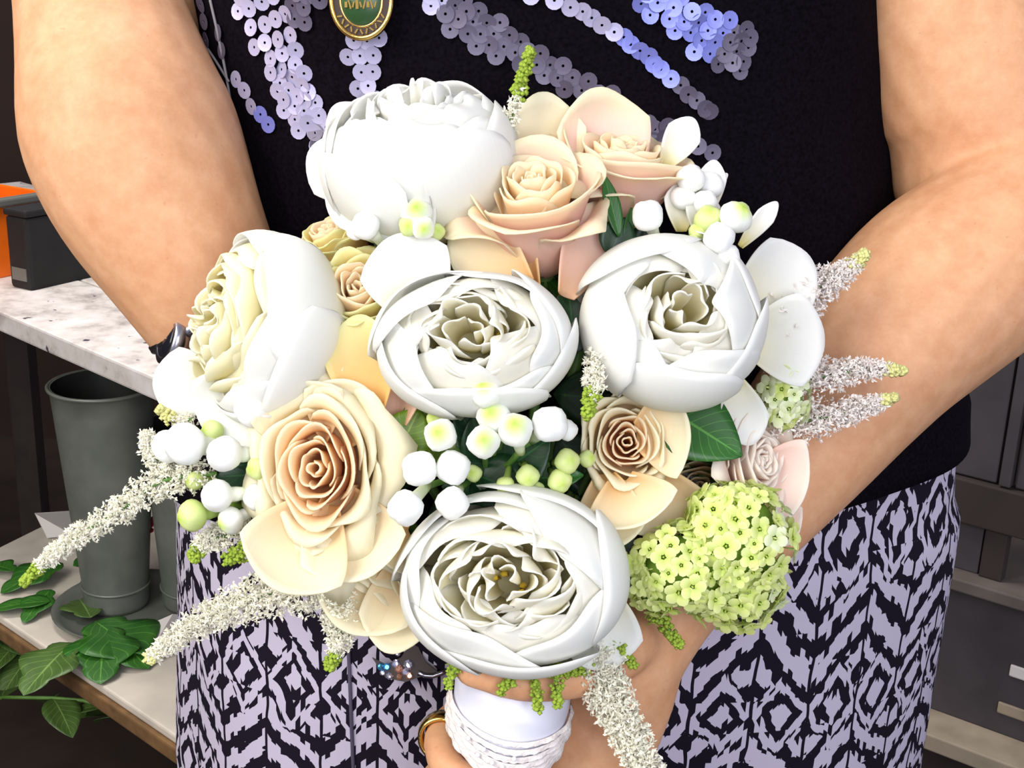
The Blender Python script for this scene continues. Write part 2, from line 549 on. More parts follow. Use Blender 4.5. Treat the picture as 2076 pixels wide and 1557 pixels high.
rimp = P(188, 778, 1)
dr = (rimp - CAM)
tt = bp.y / dr.y * 1.0
h1 = CAM.z + dr.z * (bp.y / dr.y) - ZL
vase('zinc_vase', 'tall tapered zinc flower vase below the bench top, nearest the left edge', bp + Vector((0, 0, 0.0055)), mm(103, bp.y / dr.y), mm(62, tb), h1 - 0.006, 'zinc flower vases')
bp2 = hit_z(392, 1222, ZL)
vase('zinc_vase', 'second zinc flower vase half hidden behind the patterned trousers', bp2 + Vector((0.01, 0, 0.0055)), mm(95, tb), mm(72, tb), h1 * .8, 'zinc flower vases')
# pink bloom lying between the vases
q = hit_z(296, 1120, ZL + 0.02)
# black box and orange crate on the bench top
bx = hit_z(64, 591, ZU)
ux = (hit_z(190, 562, ZU) - bx).normalized()
uy = Vector((-ux.y, ux.x, 0))
if uy.y < 0:
    uy = -uy
tbx = (bx - CAM).dot(FWD)
Hb = mm(142, tbx) / math.cos(PITCH)
Rb = Matrix((ux, uy, Vector((0, 0, 1)))).transposed()
bb = thing('storage_box', 'scuffed black box standing on the white bench top by the arm', 'box', Matrix.Translation(bx) @ Rb.to_4x4())
b = MB(); b.box((0.10, 0.022, Hb / 2), 0.20, 0.044, Hb); part('body', bevelled(b.mesh('body', False), 0.006), M['box_black'], bb)
b = MB(); b.box((0.10, 0.022, Hb + 0.005), 0.203, 0.047, 0.010); part('lid', bevelled(b.mesh('lid', False), 0.003), M['box_black'], bb)
b = MB(); b.box((-0.0006, 0.022, 0.022), 0.0016, 0.03, 0.018); part('sticker', b.mesh('sticker', False), M['grey_plastic'], bb)
oc = bx + ux * -0.16 + uy * 0.10
Ho = Hb * 1.0
cr = thing('plastic_crate', 'orange plastic crate with a grey rim behind the black box', 'crate', Matrix.Translation(oc) @ Rb.to_4x4())
for nm, c, s in (('side_panel', (0.16, 0, Ho / 2), (0.32, 0.006, Ho)), ('side_panel', (0.16, 0.2, Ho / 2), (0.32, 0.006, Ho)),
                 ('end_panel', (0, 0.1, Ho / 2), (0.006, 0.2, Ho)), ('end_panel', (0.32, 0.1, Ho / 2), (0.006, 0.2, Ho)), ('bottom_panel', (0.16, 0.1, 0.004), (0.32, 0.2, 0.006))):
    b = MB(); b.box(c, *s); part(nm, bevelled(b.mesh(nm, False), 0.002), M['orange'], cr)
b = MB(); b.box((0.16, -0.004, Ho + 0.006), 0.34, 0.018, 0.012); part('rim', bevelled(b.mesh('rim', False), 0.003), M['grey_plastic'], cr)

# dark shelving on the right
shp = P(2000, 1200, 1.55)
sd = Vector((0.80, -0.60, 0)).normalized()
sn = Vector((-0.60, -0.80, 0)).normalized()
shelf = thing('dark_shelving', 'dark grey wooden shelving with panels behind the hip on the right', 'shelving', Matrix.Translation((shp.x, shp.y, 0)) @ Matrix((sd, -sn, Vector((0, 0, 1)))).transposed().to_4x4())
def hit_shelf(px, py):
    d = ray(px, py)
    o = Vector((shp.x, shp.y, 0))
    tq = (o - CAM).dot(sn) / d.dot(sn)
    p = CAM + d * tq
    return (p - o).dot(sd), p.z
def face_board(name, x0, x1, z0, z1, proud, thick, mat):
    b = MB(); b.box(((x0 + x1) / 2, thick / 2 - proud, (z0 + z1) / 2), abs(x1 - x0), thick, abs(z1 - z0))
    part(name, bevelled(b.mesh(name, False), 0.002), mat, shelf)
zz = [hit_shelf(2000, y)[1] for y in (560, 975, 1068, 1170, 1195, 1478, 1510, 1600)]
xa = [hit_shelf(x, 1000)[0] for x in (1700, 2020, 2052, 2200, 2400)]
xb_ = [hit_shelf(x, 1120)[0] for x in (1700, 1992, 2040, 2200, 2400)]
face_board('upper_panel', xa[0], xa[1] - .002, zz[1], zz[0] + .3, 0.0, 0.02, M['dark_wood'])
face_board('upper_panel', xa[1] + .002, xa[2] - .002, zz[1], zz[0] + .3, 0.006, 0.02, M['dark_wood'])
face_board('upper_panel', xa[2] + .002, xa[4], zz[1], zz[0] + .3, 0.0, 0.02, M['dark_wood'])
face_board('rail', xa[0], xa[4], zz[2], zz[1] - .002, 0.01, 0.03, M['dark_wood2'])
face_board('drawer_front', xb_[0], xb_[1] - .002, zz[3], zz[2] - .002, 0.0, 0.02, M['dark_wood'])
face_board('stile', xb_[1], xb_[2], zz[3], zz[2] - .002, 0.004, 0.02, M['dark_wood2'])
face_board('shelf_board', xa[0], xa[4], zz[4], zz[3], 0.03, 0.30, M['mid_wood'])
face_board('lower_panel', xa[0], xa[4], zz[5], zz[4] - .002, 0.0, 0.02, M['dark_wood'])
face_board('bottom_shelf', xa[0], xa[4], zz[6], zz[5], 0.06, 0.34, M['pale_wood'])
face_board('plinth', xa[0], xa[4], 0.0, zz[6] - .03, -0.02, 0.02, M['dark_wood2'])
face_board('back_panel', xa[0], xa[4], 0.0, zz[0] + .3, -0.30, 0.012, M['dark_wood2'])
x0, z0 = hit_shelf(2050, 1345); x1, z1 = hit_shelf(2140, 1400)
face_board('paper_label', x0, x1, z1, z0, 0.003, 0.003, M['paper'])
x0, z0 = hit_shelf(2025, 1420); x1, z1 = hit_shelf(2140, 1500)
face_board('paper_label', x0, x1, z1 + .01, z0, 0.003, 0.003, M['pale_wood'])

# ------------------------------------------------------------------ leaves
def leaf_mesh(name, L, Wd, fold=0.25, droop=0.25, lobes=0, nu=6, nv=12, wave=0.0, power=0.9):
    vs, fs, uvs = [], [], []
    for j in range(nv + 1):
        v = j / nv
        wv_ = math.sin(PI * min(1, v ** power)) ** 0.75 * Wd / 2 if 0 < v < 1 else 0.0004
        if lobes:
            wv_ *= 0.62 + 0.38 * abs(math.cos(PI * lobes * v))
        for i in range(nu + 1):
            u = -1 + 2 * i / nu
            x = u * wv_
            y = v * L
            z = fold * abs(u) * wv_ - droop * L * v * v + wave * wv_ * math.sin(9 * v + u * 2)
            vs.append((x, y, z))
            uvs.append((u * .5 + .5, v))
    n = nu + 1
    for j in range(nv):
        for i in range(nu):
            fs.append((j * n + i, j * n + i + 1, (j + 1) * n + i + 1, (j + 1) * n + i))
    m = len(vs)
    vs2 = vs + [(x, y, z - 0.0005) for x, y, z in vs]
    fs2 = fs + [tuple(m + q for q in reversed(f)) for f in fs]
    for i in range(nu):
        fs2.append((i + 1, i, m + i, m + i + 1))
        a = nv * n + i
        fs2.append((a, a + 1, m + a + 1, m + a))
    for j in range(nv):
        a, b_ = j * n, (j + 1) * n
        fs2.append((a, b_, m + b_, m + a))
        a, b_ = j * n + nu, (j + 1) * n + nu
        fs2.append((b_, a, m + a, m + b_))
    return mesh_from(name, vs2, fs2, uvs + uvs)
def leaf_frame(base, tip_dir, normal):
    y = tip_dir.normalized()
    z = (normal - y * normal.dot(y)).normalized()
    x = y.cross(z)
    return Matrix.Translation(base) @ Matrix((x, y, z)).transposed().to_4x4()
def leaf_thing(name, label, base_px, tip_px, t, width, mat, t2=None, group=None, tilt=0.2, cat='leaf', fold=.25, droop=.1, power=.9):
    b0 = P(*base_px, t)
    e0 = P(*tip_px, t2 or t)
    nrm = axis_dir(tilt, 0.25, 1)
    L = (e0 - b0).length
    o = part(name, leaf_mesh(name, L, width, fold, droop, power=power), M[mat], None)
    o.matrix_world = leaf_frame(b0, e0 - b0, nrm)
    o['label'] = label
    o['category'] = cat
    if group:
        o['group'] = group
    return o

# ------------------------------------------------------------------ petals
def petal_mesh(name, prof, phi0, W, k=0.2, p=4, nu=12, nv=10, ruf=0.0, rf=2.0, seed=0.0, spiral=0.04, point=0.0, thick=0.0007, wf=None, cup=0.0):
    G = np.zeros((nv + 1, nu + 1, 3))
    uvs = []
    for j in range(nv + 1):
        v = j / nv
        for i in range(nu + 1):
            u = -1 + 2 * i / nu
            smax = 1 - k * (1 - max(0.0, 1 - abs(u) ** p) ** (1 / p)) + point * max(0.0, 1 - abs(u) * 2.2)
            s = v * smax
            r, z = prof(s)
            Wv = W * (wf(s) if wf else 1.0)
            ph = phi0 + u * Wv
            r = r * (1 + spiral * u) + cup * u * u
            s3 = max(0.0, s) ** 3
            r += ruf * s3 * math.sin(rf * u * PI + seed)
            z += ruf * 0.7 * s3 * math.cos(rf * 1.37 * u * PI + seed * 2.1)
            G[j, i] = (r * math.cos(ph), r * math.sin(ph), z)
            uvs.append((u * .5 + .5, v))
    return grid_mesh(name, G, uvs, thick)
def grid_mesh(name, G, uvs, thick):
    nv, nu = G.shape[0] - 1, G.shape[1] - 1
    du_ = np.gradient(G, axis=1)
    dv_ = np.gradient(G, axis=0)
    N = np.cross(du_, dv_)
    ln = np.linalg.norm(N, axis=2, keepdims=True)
    ln[ln < 1e-12] = 1
    N = N / ln
    n = nu + 1
    top = (G + N * thick * .5).reshape(-1, 3)
    bot = (G - N * thick * .5).reshape(-1, 3)
    fs = []
    m = n * (nv + 1)
    for j in range(nv):
        for i in range(nu):
            a = j * n + i
            fs.append((a, a + 1, a + n + 1, a + n))
            fs.append((m + a + n, m + a + n + 1, m + a + 1, m + a))
    for i in range(nu):
        fs.append((i + 1, i, m + i, m + i + 1))
        a = nv * n + i
        fs.append((a, a + 1, m + a + 1, m + a))
    for j in range(nv):
        a = j * n
        fs.append((a, a + n, m + a + n, m + a))
        a = j * n + nu
        fs.append((a + n, a, m + a, m + a + n))
    return mesh_from(name, np.vstack([top, bot]).tolist(), fs, list(uvs) + list(uvs))

HANDLE_TOP = P(1045, 1250, 0.635)
def add_stem(root, start_world, rad=0.0028):
    pts = [start_world, start_world.lerp(HANDLE_TOP, 0.5) + FWD * 0.012, HANDLE_TOP]
    b = MB(); b.tube(to_local(root.matrix_world, spline(pts, 8)), rad, 6)
    part('stem', b.mesh('stem'), M['stem'], root)

def free_petal(root, base, tip, t0, t1, width, mat, cup=0.25, bend=0.15, nrm=(0, 0, 1), seed=0.0, ruf=0.0, name='petal', square=0.7, roll=0.0):
    """an open guard petal from base to tip (pixels at distances t0, t1), cupped towards nrm"""
    b0, e0 = P(*base, t0), P(*tip, t1)
    y = (e0 - b0)
    L = y.length
    y.normalize()
    z = axis_dir(*nrm)
    z = (z - y * z.dot(y)).normalized()
    x = y.cross(z)
    nu, nv = 12, 12
    G = np.zeros((nv + 1, nu + 1, 3))
    uvs = []
    inv = root.matrix_world.inverted()
    for j in range(nv + 1):
        v = j / nv
        for i in range(nu + 1):
            u = -1 + 2 * i / nu
            vv = v * (1 - 0.32 * abs(u) ** 2.6)
            wd = width / 2 * (0.28 + 0.72 * math.sin(PI * 0.5 * min(1, vv / square)))
            if vv > square:
                wd *= math.sqrt(max(0.0, 1 - ((vv - square) / (1 - square)) ** 2 * 0.55))
            q = b0 + x * (u * wd) + y * (vv * L) + z * (cup * width * u * u * 0.5 + bend * L * vv * vv + ruf * width * vv ** 3 * math.sin(5 * u + seed) + roll * L * max(0, vv - .75) ** 2 * 8)
            G[j, i] = inv @ q
            uvs.append((u * .5 + .5, v))
    return part(name, grid_mesh(name, G, uvs, 0.0007), M[mat], root)

# ------------------------------------------------------------------ peonies
def peony(label, px, py, t, R_px, axis, sx=1.0, sy=1.0, spin=0.0, open_=0.6, seed=1, ruffles=14, ruf=0.16, mat_in='peony_in', outer=6, th=(112, 128, 140), stam=8, depth=1.0):
    R = mm(R_px, t)
    rnd = random.Random(seed)
    ax = axis_dir(*axis)
    mtx = frame(P(px, py, t), ax, 0) @ Matrix.Diagonal((sx, sy, depth, 1))
    root = thing('white_peony', label, 'peony', mtx, 'white peonies in the bouquet')
    # shells of incurved bowl petals, each closing further over the top
    for ring, (n, rr, t1, W) in enumerate(((outer, 1.0, th[0], 0.86), (5, 0.94, th[1], 0.90), (5, 0.86, th[2], 0.85))):
        for i in range(n):
            ph = spin + 2 * PI * (i + 0.5 * ring) / n + rnd.uniform(-.18, .18)
            te = math.radians(t1 + rnd.uniform(-13, 9))
            rj = rr * R * rnd.uniform(0.985, 1.02)
            def prof(s, rj=rj, te=te):
                a = math.radians(8) + (te - math.radians(8)) * s
                q = rj * math.sin(a) ** 0.85
                return q, -rj * math.cos(a) * (0.92 if a < PI / 2 else 0.80)
            wf = lambda s: 0.92 + 0.5 * max(0.0, s - .55) ** 1.2
            part('bowl_petal', petal_mesh('bowl_petal', prof, ph, W, k=0.45, p=2.3, nu=20, nv=16, ruf=R * (0.03 + .025 * ring), rf=1.1, seed=rnd.uniform(0, 6), spiral=0.055, wf=wf), M['peony' if ring < 2 else mat_in], root)
    # crumpled inner petals
    for i in range(ruffles):
        f = (i + 0.5) / ruffles
        ph = spin + i * 2.39996 + rnd.uniform(-.3, .3)
        rt_ = open_ * (0.08 + 0.92 * f ** .75)
        top = R * (0.86 * math.sqrt(max(0.05, 1 - (rt_ * 1.05) ** 2)) - 0.10 + rnd.uniform(-.07, .05))
        lean = rnd.uniform(0.10, 0.30)
        def prof(s, rt_=rt_, top=top, lean=lean):
            g = math.sin(min(1, s * 1.25) * PI * .5)
            return R * max(.03, (rt_ + .05) * (0.45 + 0.55 * g) - lean * rt_ * max(0, s - .55) / .45), -0.35 * R + (top + 0.35 * R) * math.sin(s * PI * .5) ** .8
        part('inner_petal', petal_mesh('inner_petal', prof, ph, rnd.uniform(.75, 1.25), k=0.5, p=2.2, nu=18, nv=9, ruf=R * ruf * rnd.uniform(.4, .9), rf=rnd.uniform(.8, 1.5), seed=rnd.uniform(0, 6), spiral=0.12), M[mat_in], root)
    vs_, fs_ = lathe([(R * .42 * math.sin(x) + 1e-5, -R * .30 - R * .40 * math.cos(x)) for x in [PI * i / 8 for i in range(9)]], 16)
    part('receptacle', mesh_from('receptacle', vs_, fs_, [(.5, .35)] * len(vs_)), M['peony_in'], root)
    b = MB()
    for i in range(stam):
        a = rnd.uniform(0, 2 * PI)
        r = R * rnd.uniform(.05, .35) * (open_ + .3)
        p0 = Vector((r * .6 * math.cos(a), r * .6 * math.sin(a), -0.1 * R))
        p1 = Vector((r * math.cos(a), r * math.sin(a), R * rnd.uniform(.26, .38)))
        b.tube([p0, p1 - (p1 - p0) * .15, p1], [R * .012, R * .02, R * .035], 5)
    if stam:
        part('stamens', b.mesh('stamens'), M['stamen'], root)
    add_stem(root, P(px, py, t) - ax * R * 0.8)
    return root

GP = 'white peonies in the bouquet'
p1 = peony('globe-shaped white peony in the middle of the bouquet above the bud cluster', 960, 695, 0.575, 198, (-0.10, 0.20, 1), 1.03, .76, 0.5, .74, 3, 20, .12, th=(126, 142, 154), stam=5, depth=.9)
p2 = peony('smooth round white peony with a small closed centre on the right', 1362, 650, 0.585, 190, (0.12, 0.20, 1), 1.0, .95, 2.0, .60, 5, 16, .09, outer=5, th=(140, 156, 167), stam=0, depth=.95)
p3 = peony('large crumpled white peony at the bottom just above the ribbon handle', 1038, 1178, 0.575, 232, (-0.12, 0.14, 1), 1.02, .82, 1.1, .66, 11, 22, .16, outer=5, th=(120, 138, 150), stam=8, depth=.85)
p4 = peony('brightly lit white peony facing left, beside the left arm', 530, 668, 0.605, 190, (-0.80, 0.10, 0.55), .95, 1.04, 0.2, .74, 17, 26, .15, 'peony_cream', th=(114, 122, 128), stam=8, depth=.9)
p5 = peony('white peony at the very top of the bouquet against the black top', 850, 318, 0.615, 190, (-0.12, 0.84, 0.50), 1.06, .96, 0.9, .6, 23, 14, .10, 'peony', th=(126, 140, 150), stam=0, depth=1.0)
# guard petals
free_petal(p2, (1490, 620), (1640, 530), .605, .612, mm(170, .6), 'peony', .25, .10, (0.1, 0, 1))
free_petal(p2, (1500, 690), (1662, 690), .600, .610, mm(190, .6), 'peony', .25, .12, (0.1, 0, 1))
free_petal(p2, (1480, 760), (1520, 900), .600, .605, mm(100, .6), 'peony', .25, .10, (0.1, 0, 1))
free_petal(p5, (770, 340), (680, 215), .625, .63, mm(110, .62), 'peony', .25, .05, (-.1, 0, 1))
free_petal(p5, (790, 400), (630, 305), .615, .62, mm(150, .62), 'peony', .2, .05, (-.2, .2, 1))
free_petal(p5, (830, 330), (670, 440), .600, .610, mm(190, .6), 'peony', .4, .0, (-.2, .2, 1))
free_petal(p5, (850, 330), (770, 490), .595, .597, mm(200, .6), 'peony', .35, -.05, (-.1, .2, 1))
free_petal(p4, (470, 790), (320, 770), .612, .625, mm(150, .6), 'peony', .2, .1, (-.2, 0, 1))
free_petal(p4, (560, 760), (420, 880), .598, .605, mm(190, .6), 'peony', .45, .0, (-.2, -.2, 1))
free_petal(p1, (870, 660), (800, 480), .590, .592, mm(190, .58), 'peony', .3, .12, (-.1, .2, 1))
free_petal(p3, (1210, 1180), (1215, 1345), .578, .59, mm(160, .58), 'peony', .4, .15, (.3, -.2, 1))

# ------------------------------------------------------------------ roses
def rose(label, px, py, t, R_px, axis, sx=1.0, sy=1.0, spin=0.0, seed=1, H=1.5, mats=('rose_heart', 'rose_cream'), rings=8, flare=1.0, sink=0.75, name='peach_rose', heart_to=4, sepals=True, table=None, cone=0.0):
    R = mm(R_px, t)
    rnd = random.Random(seed)
    ax = axis_dir(*axis)
    mtx = frame(P(px, py, t) - ax * R * H * sink, ax, 0) @ Matrix.Diagonal((sx, sy, 1, 1))
    root = thing(name, label, 'rose', mtx, 'peach roses in the bouquet')
    #      radius  n  half width  top   flare curl point
    tab = [(.08, 2, 1.9, .95, .00, .00, 0), (.18, 3, 1.30, .98, .02, .01, 0), (.29, 3, 1.30, 1.0, .04, .02, 0), (.41, 3, 1.30, 1.0, .06, .04, .02),
           (.53, 3, 1.30, .98, .09, .07, .04), (.66, 4, 1.05, .94, .16, .13, .08), (.78, 4, 1.05, .86, .24, .20, .12), (.86, 4, .95, .72, .34, .24, .14)]
    for q, (rho, n, W, zt, fl, cu, pt) in enumerate(table or tab[:rings]):
        for i in range(n):
            ph = spin + q * 1.13 + 2 * PI * i / n + rnd.uniform(-.15, .15)
            rj = rho * R * rnd.uniform(.97, 1.05)
            top = H * R * zt * rnd.uniform(.97, 1.02)
            flj, cuj = fl * flare * R * rnd.uniform(.7, 1.35), cu * flare * R * rnd.uniform(.7, 1.35)
            def prof(s, rj=rj, top=top, flj=flj, cuj=cuj):
                a = min(1.0, s / 0.55)
                lip = max(0.0, (s - 0.62) / 0.38)
                if cone:
                    return (.16 * R + (rj - .16 * R) * max(s, 0) ** cone) * min(1, .2 + s * 6) + flj * lip ** 2, top * min(s, 1.02) - cuj * lip ** 2.4
                rr = (0.22 * R * min(1, rho * 1.4) * (1 - a) + rj * math.sin(a * PI / 2)) + flj * lip ** 2.0
                return rr, top * min(s, 1.02) - cuj * lip ** 2.4
            mname = mats[0] if q < heart_to else mats[1]
            part('petal', petal_mesh('petal', prof, ph, W, k=0.22 + 0.22 * (q / 8), p=2.4, nu=18, nv=12, ruf=R * 0.018 * (1 + q * .35), rf=1.6, seed=rnd.uniform(0, 6), spiral=0.07, point=pt), M[mname], root)
    if sepals:
        for i in range(5):
            me = leaf_mesh('sepal', R * .9, R * .28, .2, .35)
            part('sepal', me, M['leaf'], root, Matrix.Rotation(2 * PI * i / 5, 4, 'Z') @ Matrix.Rotation(math.radians(-8), 4, 'X') @ Matrix.Translation((0, R * .05, -R * .02)))
        vs, fs = lathe([(.001, -R * .28), (R * .12, -R * .25), (R * .17, -R * .1), (R * .13, R * .03), (.001, R * .05)], 10)
        part('hip', mesh_from('hip', vs, fs), M['stem'], root)
    add_stem(root, mtx @ Vector((0, 0, -R * .2)))
    return root
CUP = [(.07, 2, 1.9, .90, 0, 0, 0), (.15, 3, 1.35, .93, 0, 0, 0), (.24, 3, 1.3, .95, .01, 0, 0), (.34, 3, 1.3, .95, .02, .01, 0), (.45, 3, 1.3, .94, .03, .02, 0), (.57, 3, 1.35, .92, .05, .03, 0),
       (.92, 2, 1.75, .98, .10, .10, 0), (.97, 3, 1.25, .93, .18, .20, .03), (1.0, 3, .85, .80, .30, .24, .10)]
r1 = rose('tall blush-peach rose with a wide cup at the top centre', 1074, 345, 0.582, 130, (-0.13, 0.72, 0.69), 1.0, 1.0, -1.55, 2, 2.2, ('rose_heart', 'rose_pink'), 9, 1.0, .96, heart_to=6, table=CUP, cone=.62)
r2 = rose('blush rose seen from its side at the top right edge of the bouquet', 1275, 280, 0.612, 122, (0.16, 0.84, 0.46), 1.12, 1.0, 1.4, 4, 1.75, ('rose_heart', 'rose_pink'), 9, 1.0, .96, heart_to=5, table=CUP, cone=.62)
r3 = rose('small yellowish peach rose squeezed between two white peonies on the left', 722, 575, 0.596, 98, (0.0, .42, .9), 1.0, 1.15, .8, 6, 2.1, ('rose_heart', 'rose_yellow'), 7, .6, .95, heart_to=4)
r4 = rose('open peach rose with a layered swirl at the lower left', 640, 950, 0.574, 150, (-0.12, .06, 1), .92, 1.22, .2, 8, 1.0, ('rose_heart', 'rose_cream'), 8, .9, .80, heart_to=5)
r5 = rose('small cream rose with an orange swirl below the smooth peony', 1272, 895, 0.586, 104, (-0.04, .10, 1), 1.0, 1.12, 1.9, 10, 0.95, ('rose_heart', 'rose_cream'), 7, .6, .95, heart_to=4)
r6 = rose('pale pink rose facing right at the right edge beside the lime flower head', 1556, 930, 0.602, 82, (0.52, .16, .84), .92, 1.30, .6, 12, 1.7, ('rose_pale', 'rose_pale'), 9, .7, .93, table=CUP, cone=.6)
r7 = rose('cream rose tucked low behind the crumpled peony on the left', 745, 1195, 0.612, 105, (-0.42, -.72, .55), 1.0, 1.0, .6, 14, 1.5, ('rose_cream', 'rose_cream'), 8, .8, .8)
r8 = rose('peach rose peeking out above the brightly lit peony', 665, 470, 0.645, 80, (-0.3, .8, .5), 1.0, 1.0, .6, 15, 1.5, ('rose_heart', 'rose_yellow'), 7, .6, .85)
r9 = rose('tan peach rose half hidden behind the lime flower head and cream rose', 1420, 985, 0.628, 105, (0.1, .2, 1), 1.1, .8, .6, 16, 1.3, ('rose_heart', 'rose_cream'), 7, .6, .85)
# loose outer petals that give the roses their outline
free_petal(r1, (1080, 590), (935, 310), .600, .604, mm(170, .59), 'rose_cream', .35, .03, (-.3, .1, 1), roll=-.3)
free_petal(r1, (1070, 580), (915, 450), .594, .594, mm(140, .59), 'rose_cream', .35, -.05, (-.3, .1, 1), roll=-.3)
free_petal(r1, (1140, 600), (1232, 410), .592, .598, mm(130, .59), 'rose_pink', .35, .0, (.4, .1, 1), roll=-.3)
free_petal(r1, (1110, 420), (1100, 200), .618, .628, mm(170, .62), 'rose_cream', .3, .0, (0, .1, 1), roll=.3)
free_petal(r2, (1250, 420), (1200, 200), .622, .63, mm(200, .6), 'rose_pink', .4, .1, (.1, .1, 1), roll=.3)
free_petal(r3, (760, 840), (720, 640), .592, .585, mm(150, .59), 'rose_yellow', .5, -.1, (-.1, -.1, 1))
free_petal(r3, (800, 860), (770, 690), .596, .59, mm(190, .59), 'rose_pink', .4, -.1, (0, -.1, 1))
free_petal(r4, (660, 1020), (560, 1200), .585, .572, mm(230, .575), 'rose_cream', .35, .12, (-.1, -.1, 1), roll=.25)
free_petal(r4, (690, 1000), (740, 1180), .588, .578, mm(220, .575), 'rose_cream', .35, .12, (.1, -.2, 1), roll=.25)
free_petal(r4, (640, 900), (590, 775), .590, .585, mm(200, .575), 'rose_cream', .35, .10, (-.1, .2, 1), roll=.2)
free_petal(r4, (680, 900), (720, 770), .590, .587, mm(180, .575), 'rose_cream', .35, .10, (.1, .2, 1), roll=.2)
free_petal(r5, (1260, 980), (1300, 1075), .592, .580, mm(190, .58), 'rose_cream', .4, .12, (.1, -.2, 1), roll=.25)
free_petal(r5, (1290, 880), (1400, 870), .594, .590, mm(190, .58), 'rose_cream', .35, .12, (.3, 0, 1), roll=.25)
free_petal(r5, (1230, 960), (1250, 1110), .596, .592, mm(150, .58), 'rose_cream', .3, .1, (-.2, -.1, 1), roll=.3)
free_petal(r5, (1330, 960), (1350, 1090), .606, .6, mm(210, .6), 'rose_cream', .3, .1, (0, -.2, 1))
free_petal(r6, (1520, 960), (1630, 1000), .612, .61, mm(200, .6), 'rose_pale', .3, .1, (.3, 0, 1), roll=.2)
free_petal(r6, (1520, 990), (1600, 1100), .614, .612, mm(120, .6), 'rose_pale', .3, .1, (.2, -.1, 1), roll=.2)
free_petal(r7, (800, 1100), (700, 1280), .612, .602, mm(220, .6), 'rose_cream', .4, .1, (-.2, -.2, 1), roll=.3)
free_petal(r7, (830, 1120), (790, 1320), .606, .600, mm(150, .6), 'rose_cream', .4, .1, (0, -.2, 1), roll=.3)
free_petal(r7, (830, 1080), (760, 1120), .592, .586, mm(120, .6), 'rose_cream', .4, .1, (0, -.2, 1), roll=.3)

# ------------------------------------------------------------------ bouvardia buds
def bud_mesh(name, r, L, squash=1.0, square=0.06, n=16):
    pr = [(.30, 0), (.34, .15), (.36, .35), (.42, .5), (.62, .62), (.86, .74), (1.0, .86), (.98, .95)]
    vs, fs, uvs = [], [], []
    hb = L - r * 1.2
    rows = []
    for f_r, f_z in [(.28, 0.0), (.32, .35), (.36, .7), (.45, .9)]:
        rows.append((f_r * r, f_z * hb))
    for a in range(0, 9):
        an = -PI / 2 * .70 + (PI / 2 * .70 + PI / 2) * a / 8
        rows.append((max(0.02 * r, r * math.cos(an)), hb + r * 0.9 + r * math.sin(an) * .95))
    for q, (rr, z) in enumerate(rows):
        for i in range(n):
            a = 2 * PI * i / n
            k4 = 1 + square * math.cos(4 * a) * min(1, rr / r)
            notch = -0.10 * r * max(0, math.cos(4 * a + PI)) if q > 8 else 0
            vs.append((rr * k4 * math.cos(a), rr * k4 * math.sin(a), z + notch * (rr / r)))
            uvs.append((i / n, q / (len(rows) - 1)))
    for q in range(len(rows) - 1):
        for i in range(n):
            fs.append((q * n + i, q * n + (i + 1) % n, (q + 1) * n + (i + 1) % n, (q + 1) * n + i))
    fs.append(tuple((len(rows) - 1) * n + i for i in range(n)))
    fs.append(tuple(i for i in range(n - 1, -1, -1)))
    return mesh_from(name, vs, fs, uvs)
def sprig(label, hub, buds, leaves=(), seed=3, thub=.625):
    rnd = random.Random(seed)
    root = thing('bouvardia_sprig', label, 'flower buds', Matrix.Translation(P(hub[0], hub[1], thub)), 'white bud sprigs in the bouquet')
    inv = root.matrix_world.inverted()
    hubw = P(hub[0], hub[1], thub)
    for (bx_, by_, rp, t, kind, *rest) in buds:
        r = mm(rp, t)
        c = P(bx_, by_, t)
        if rest:
            d = axis_dir(*rest[0])
        else:
            d = ((c - hubw).normalized() + axis_dir(0, .1, 1) * 1.0).normalized()
        L = r * rnd.uniform(3.2, 4.0)
        base = c - d * (L - r * .3)
        m_ = frame(base, d, rnd.uniform(0, 2))
        part('bud', bud_mesh('bud', r, L), M[{'w': 'bud', 't': 'bud_tip', 'g': 'bud_green'}[kind]], root, inv @ m_)
        b = MB(); b.tube(to_local(root.matrix_world, spline([hubw, hubw.lerp(base, .6) - d * .004, base + d * .002], 5)), r * .2, 5)
        part('pedicel', b.mesh('pedicel'), M['stem'], root)
    for (b0, tip, t0, t1, wd, mt) in leaves:
        B0, E0 = P(*b0, t0), P(*tip, t1)
        part('leaf', leaf_mesh('leaf', (E0 - B0).length, wd, .25, .08), M[mt], root, inv @ leaf_frame(B0, E0 - B0, axis_dir(.1, .3, 1)))
    add_stem(root, hubw, .002)
    return root
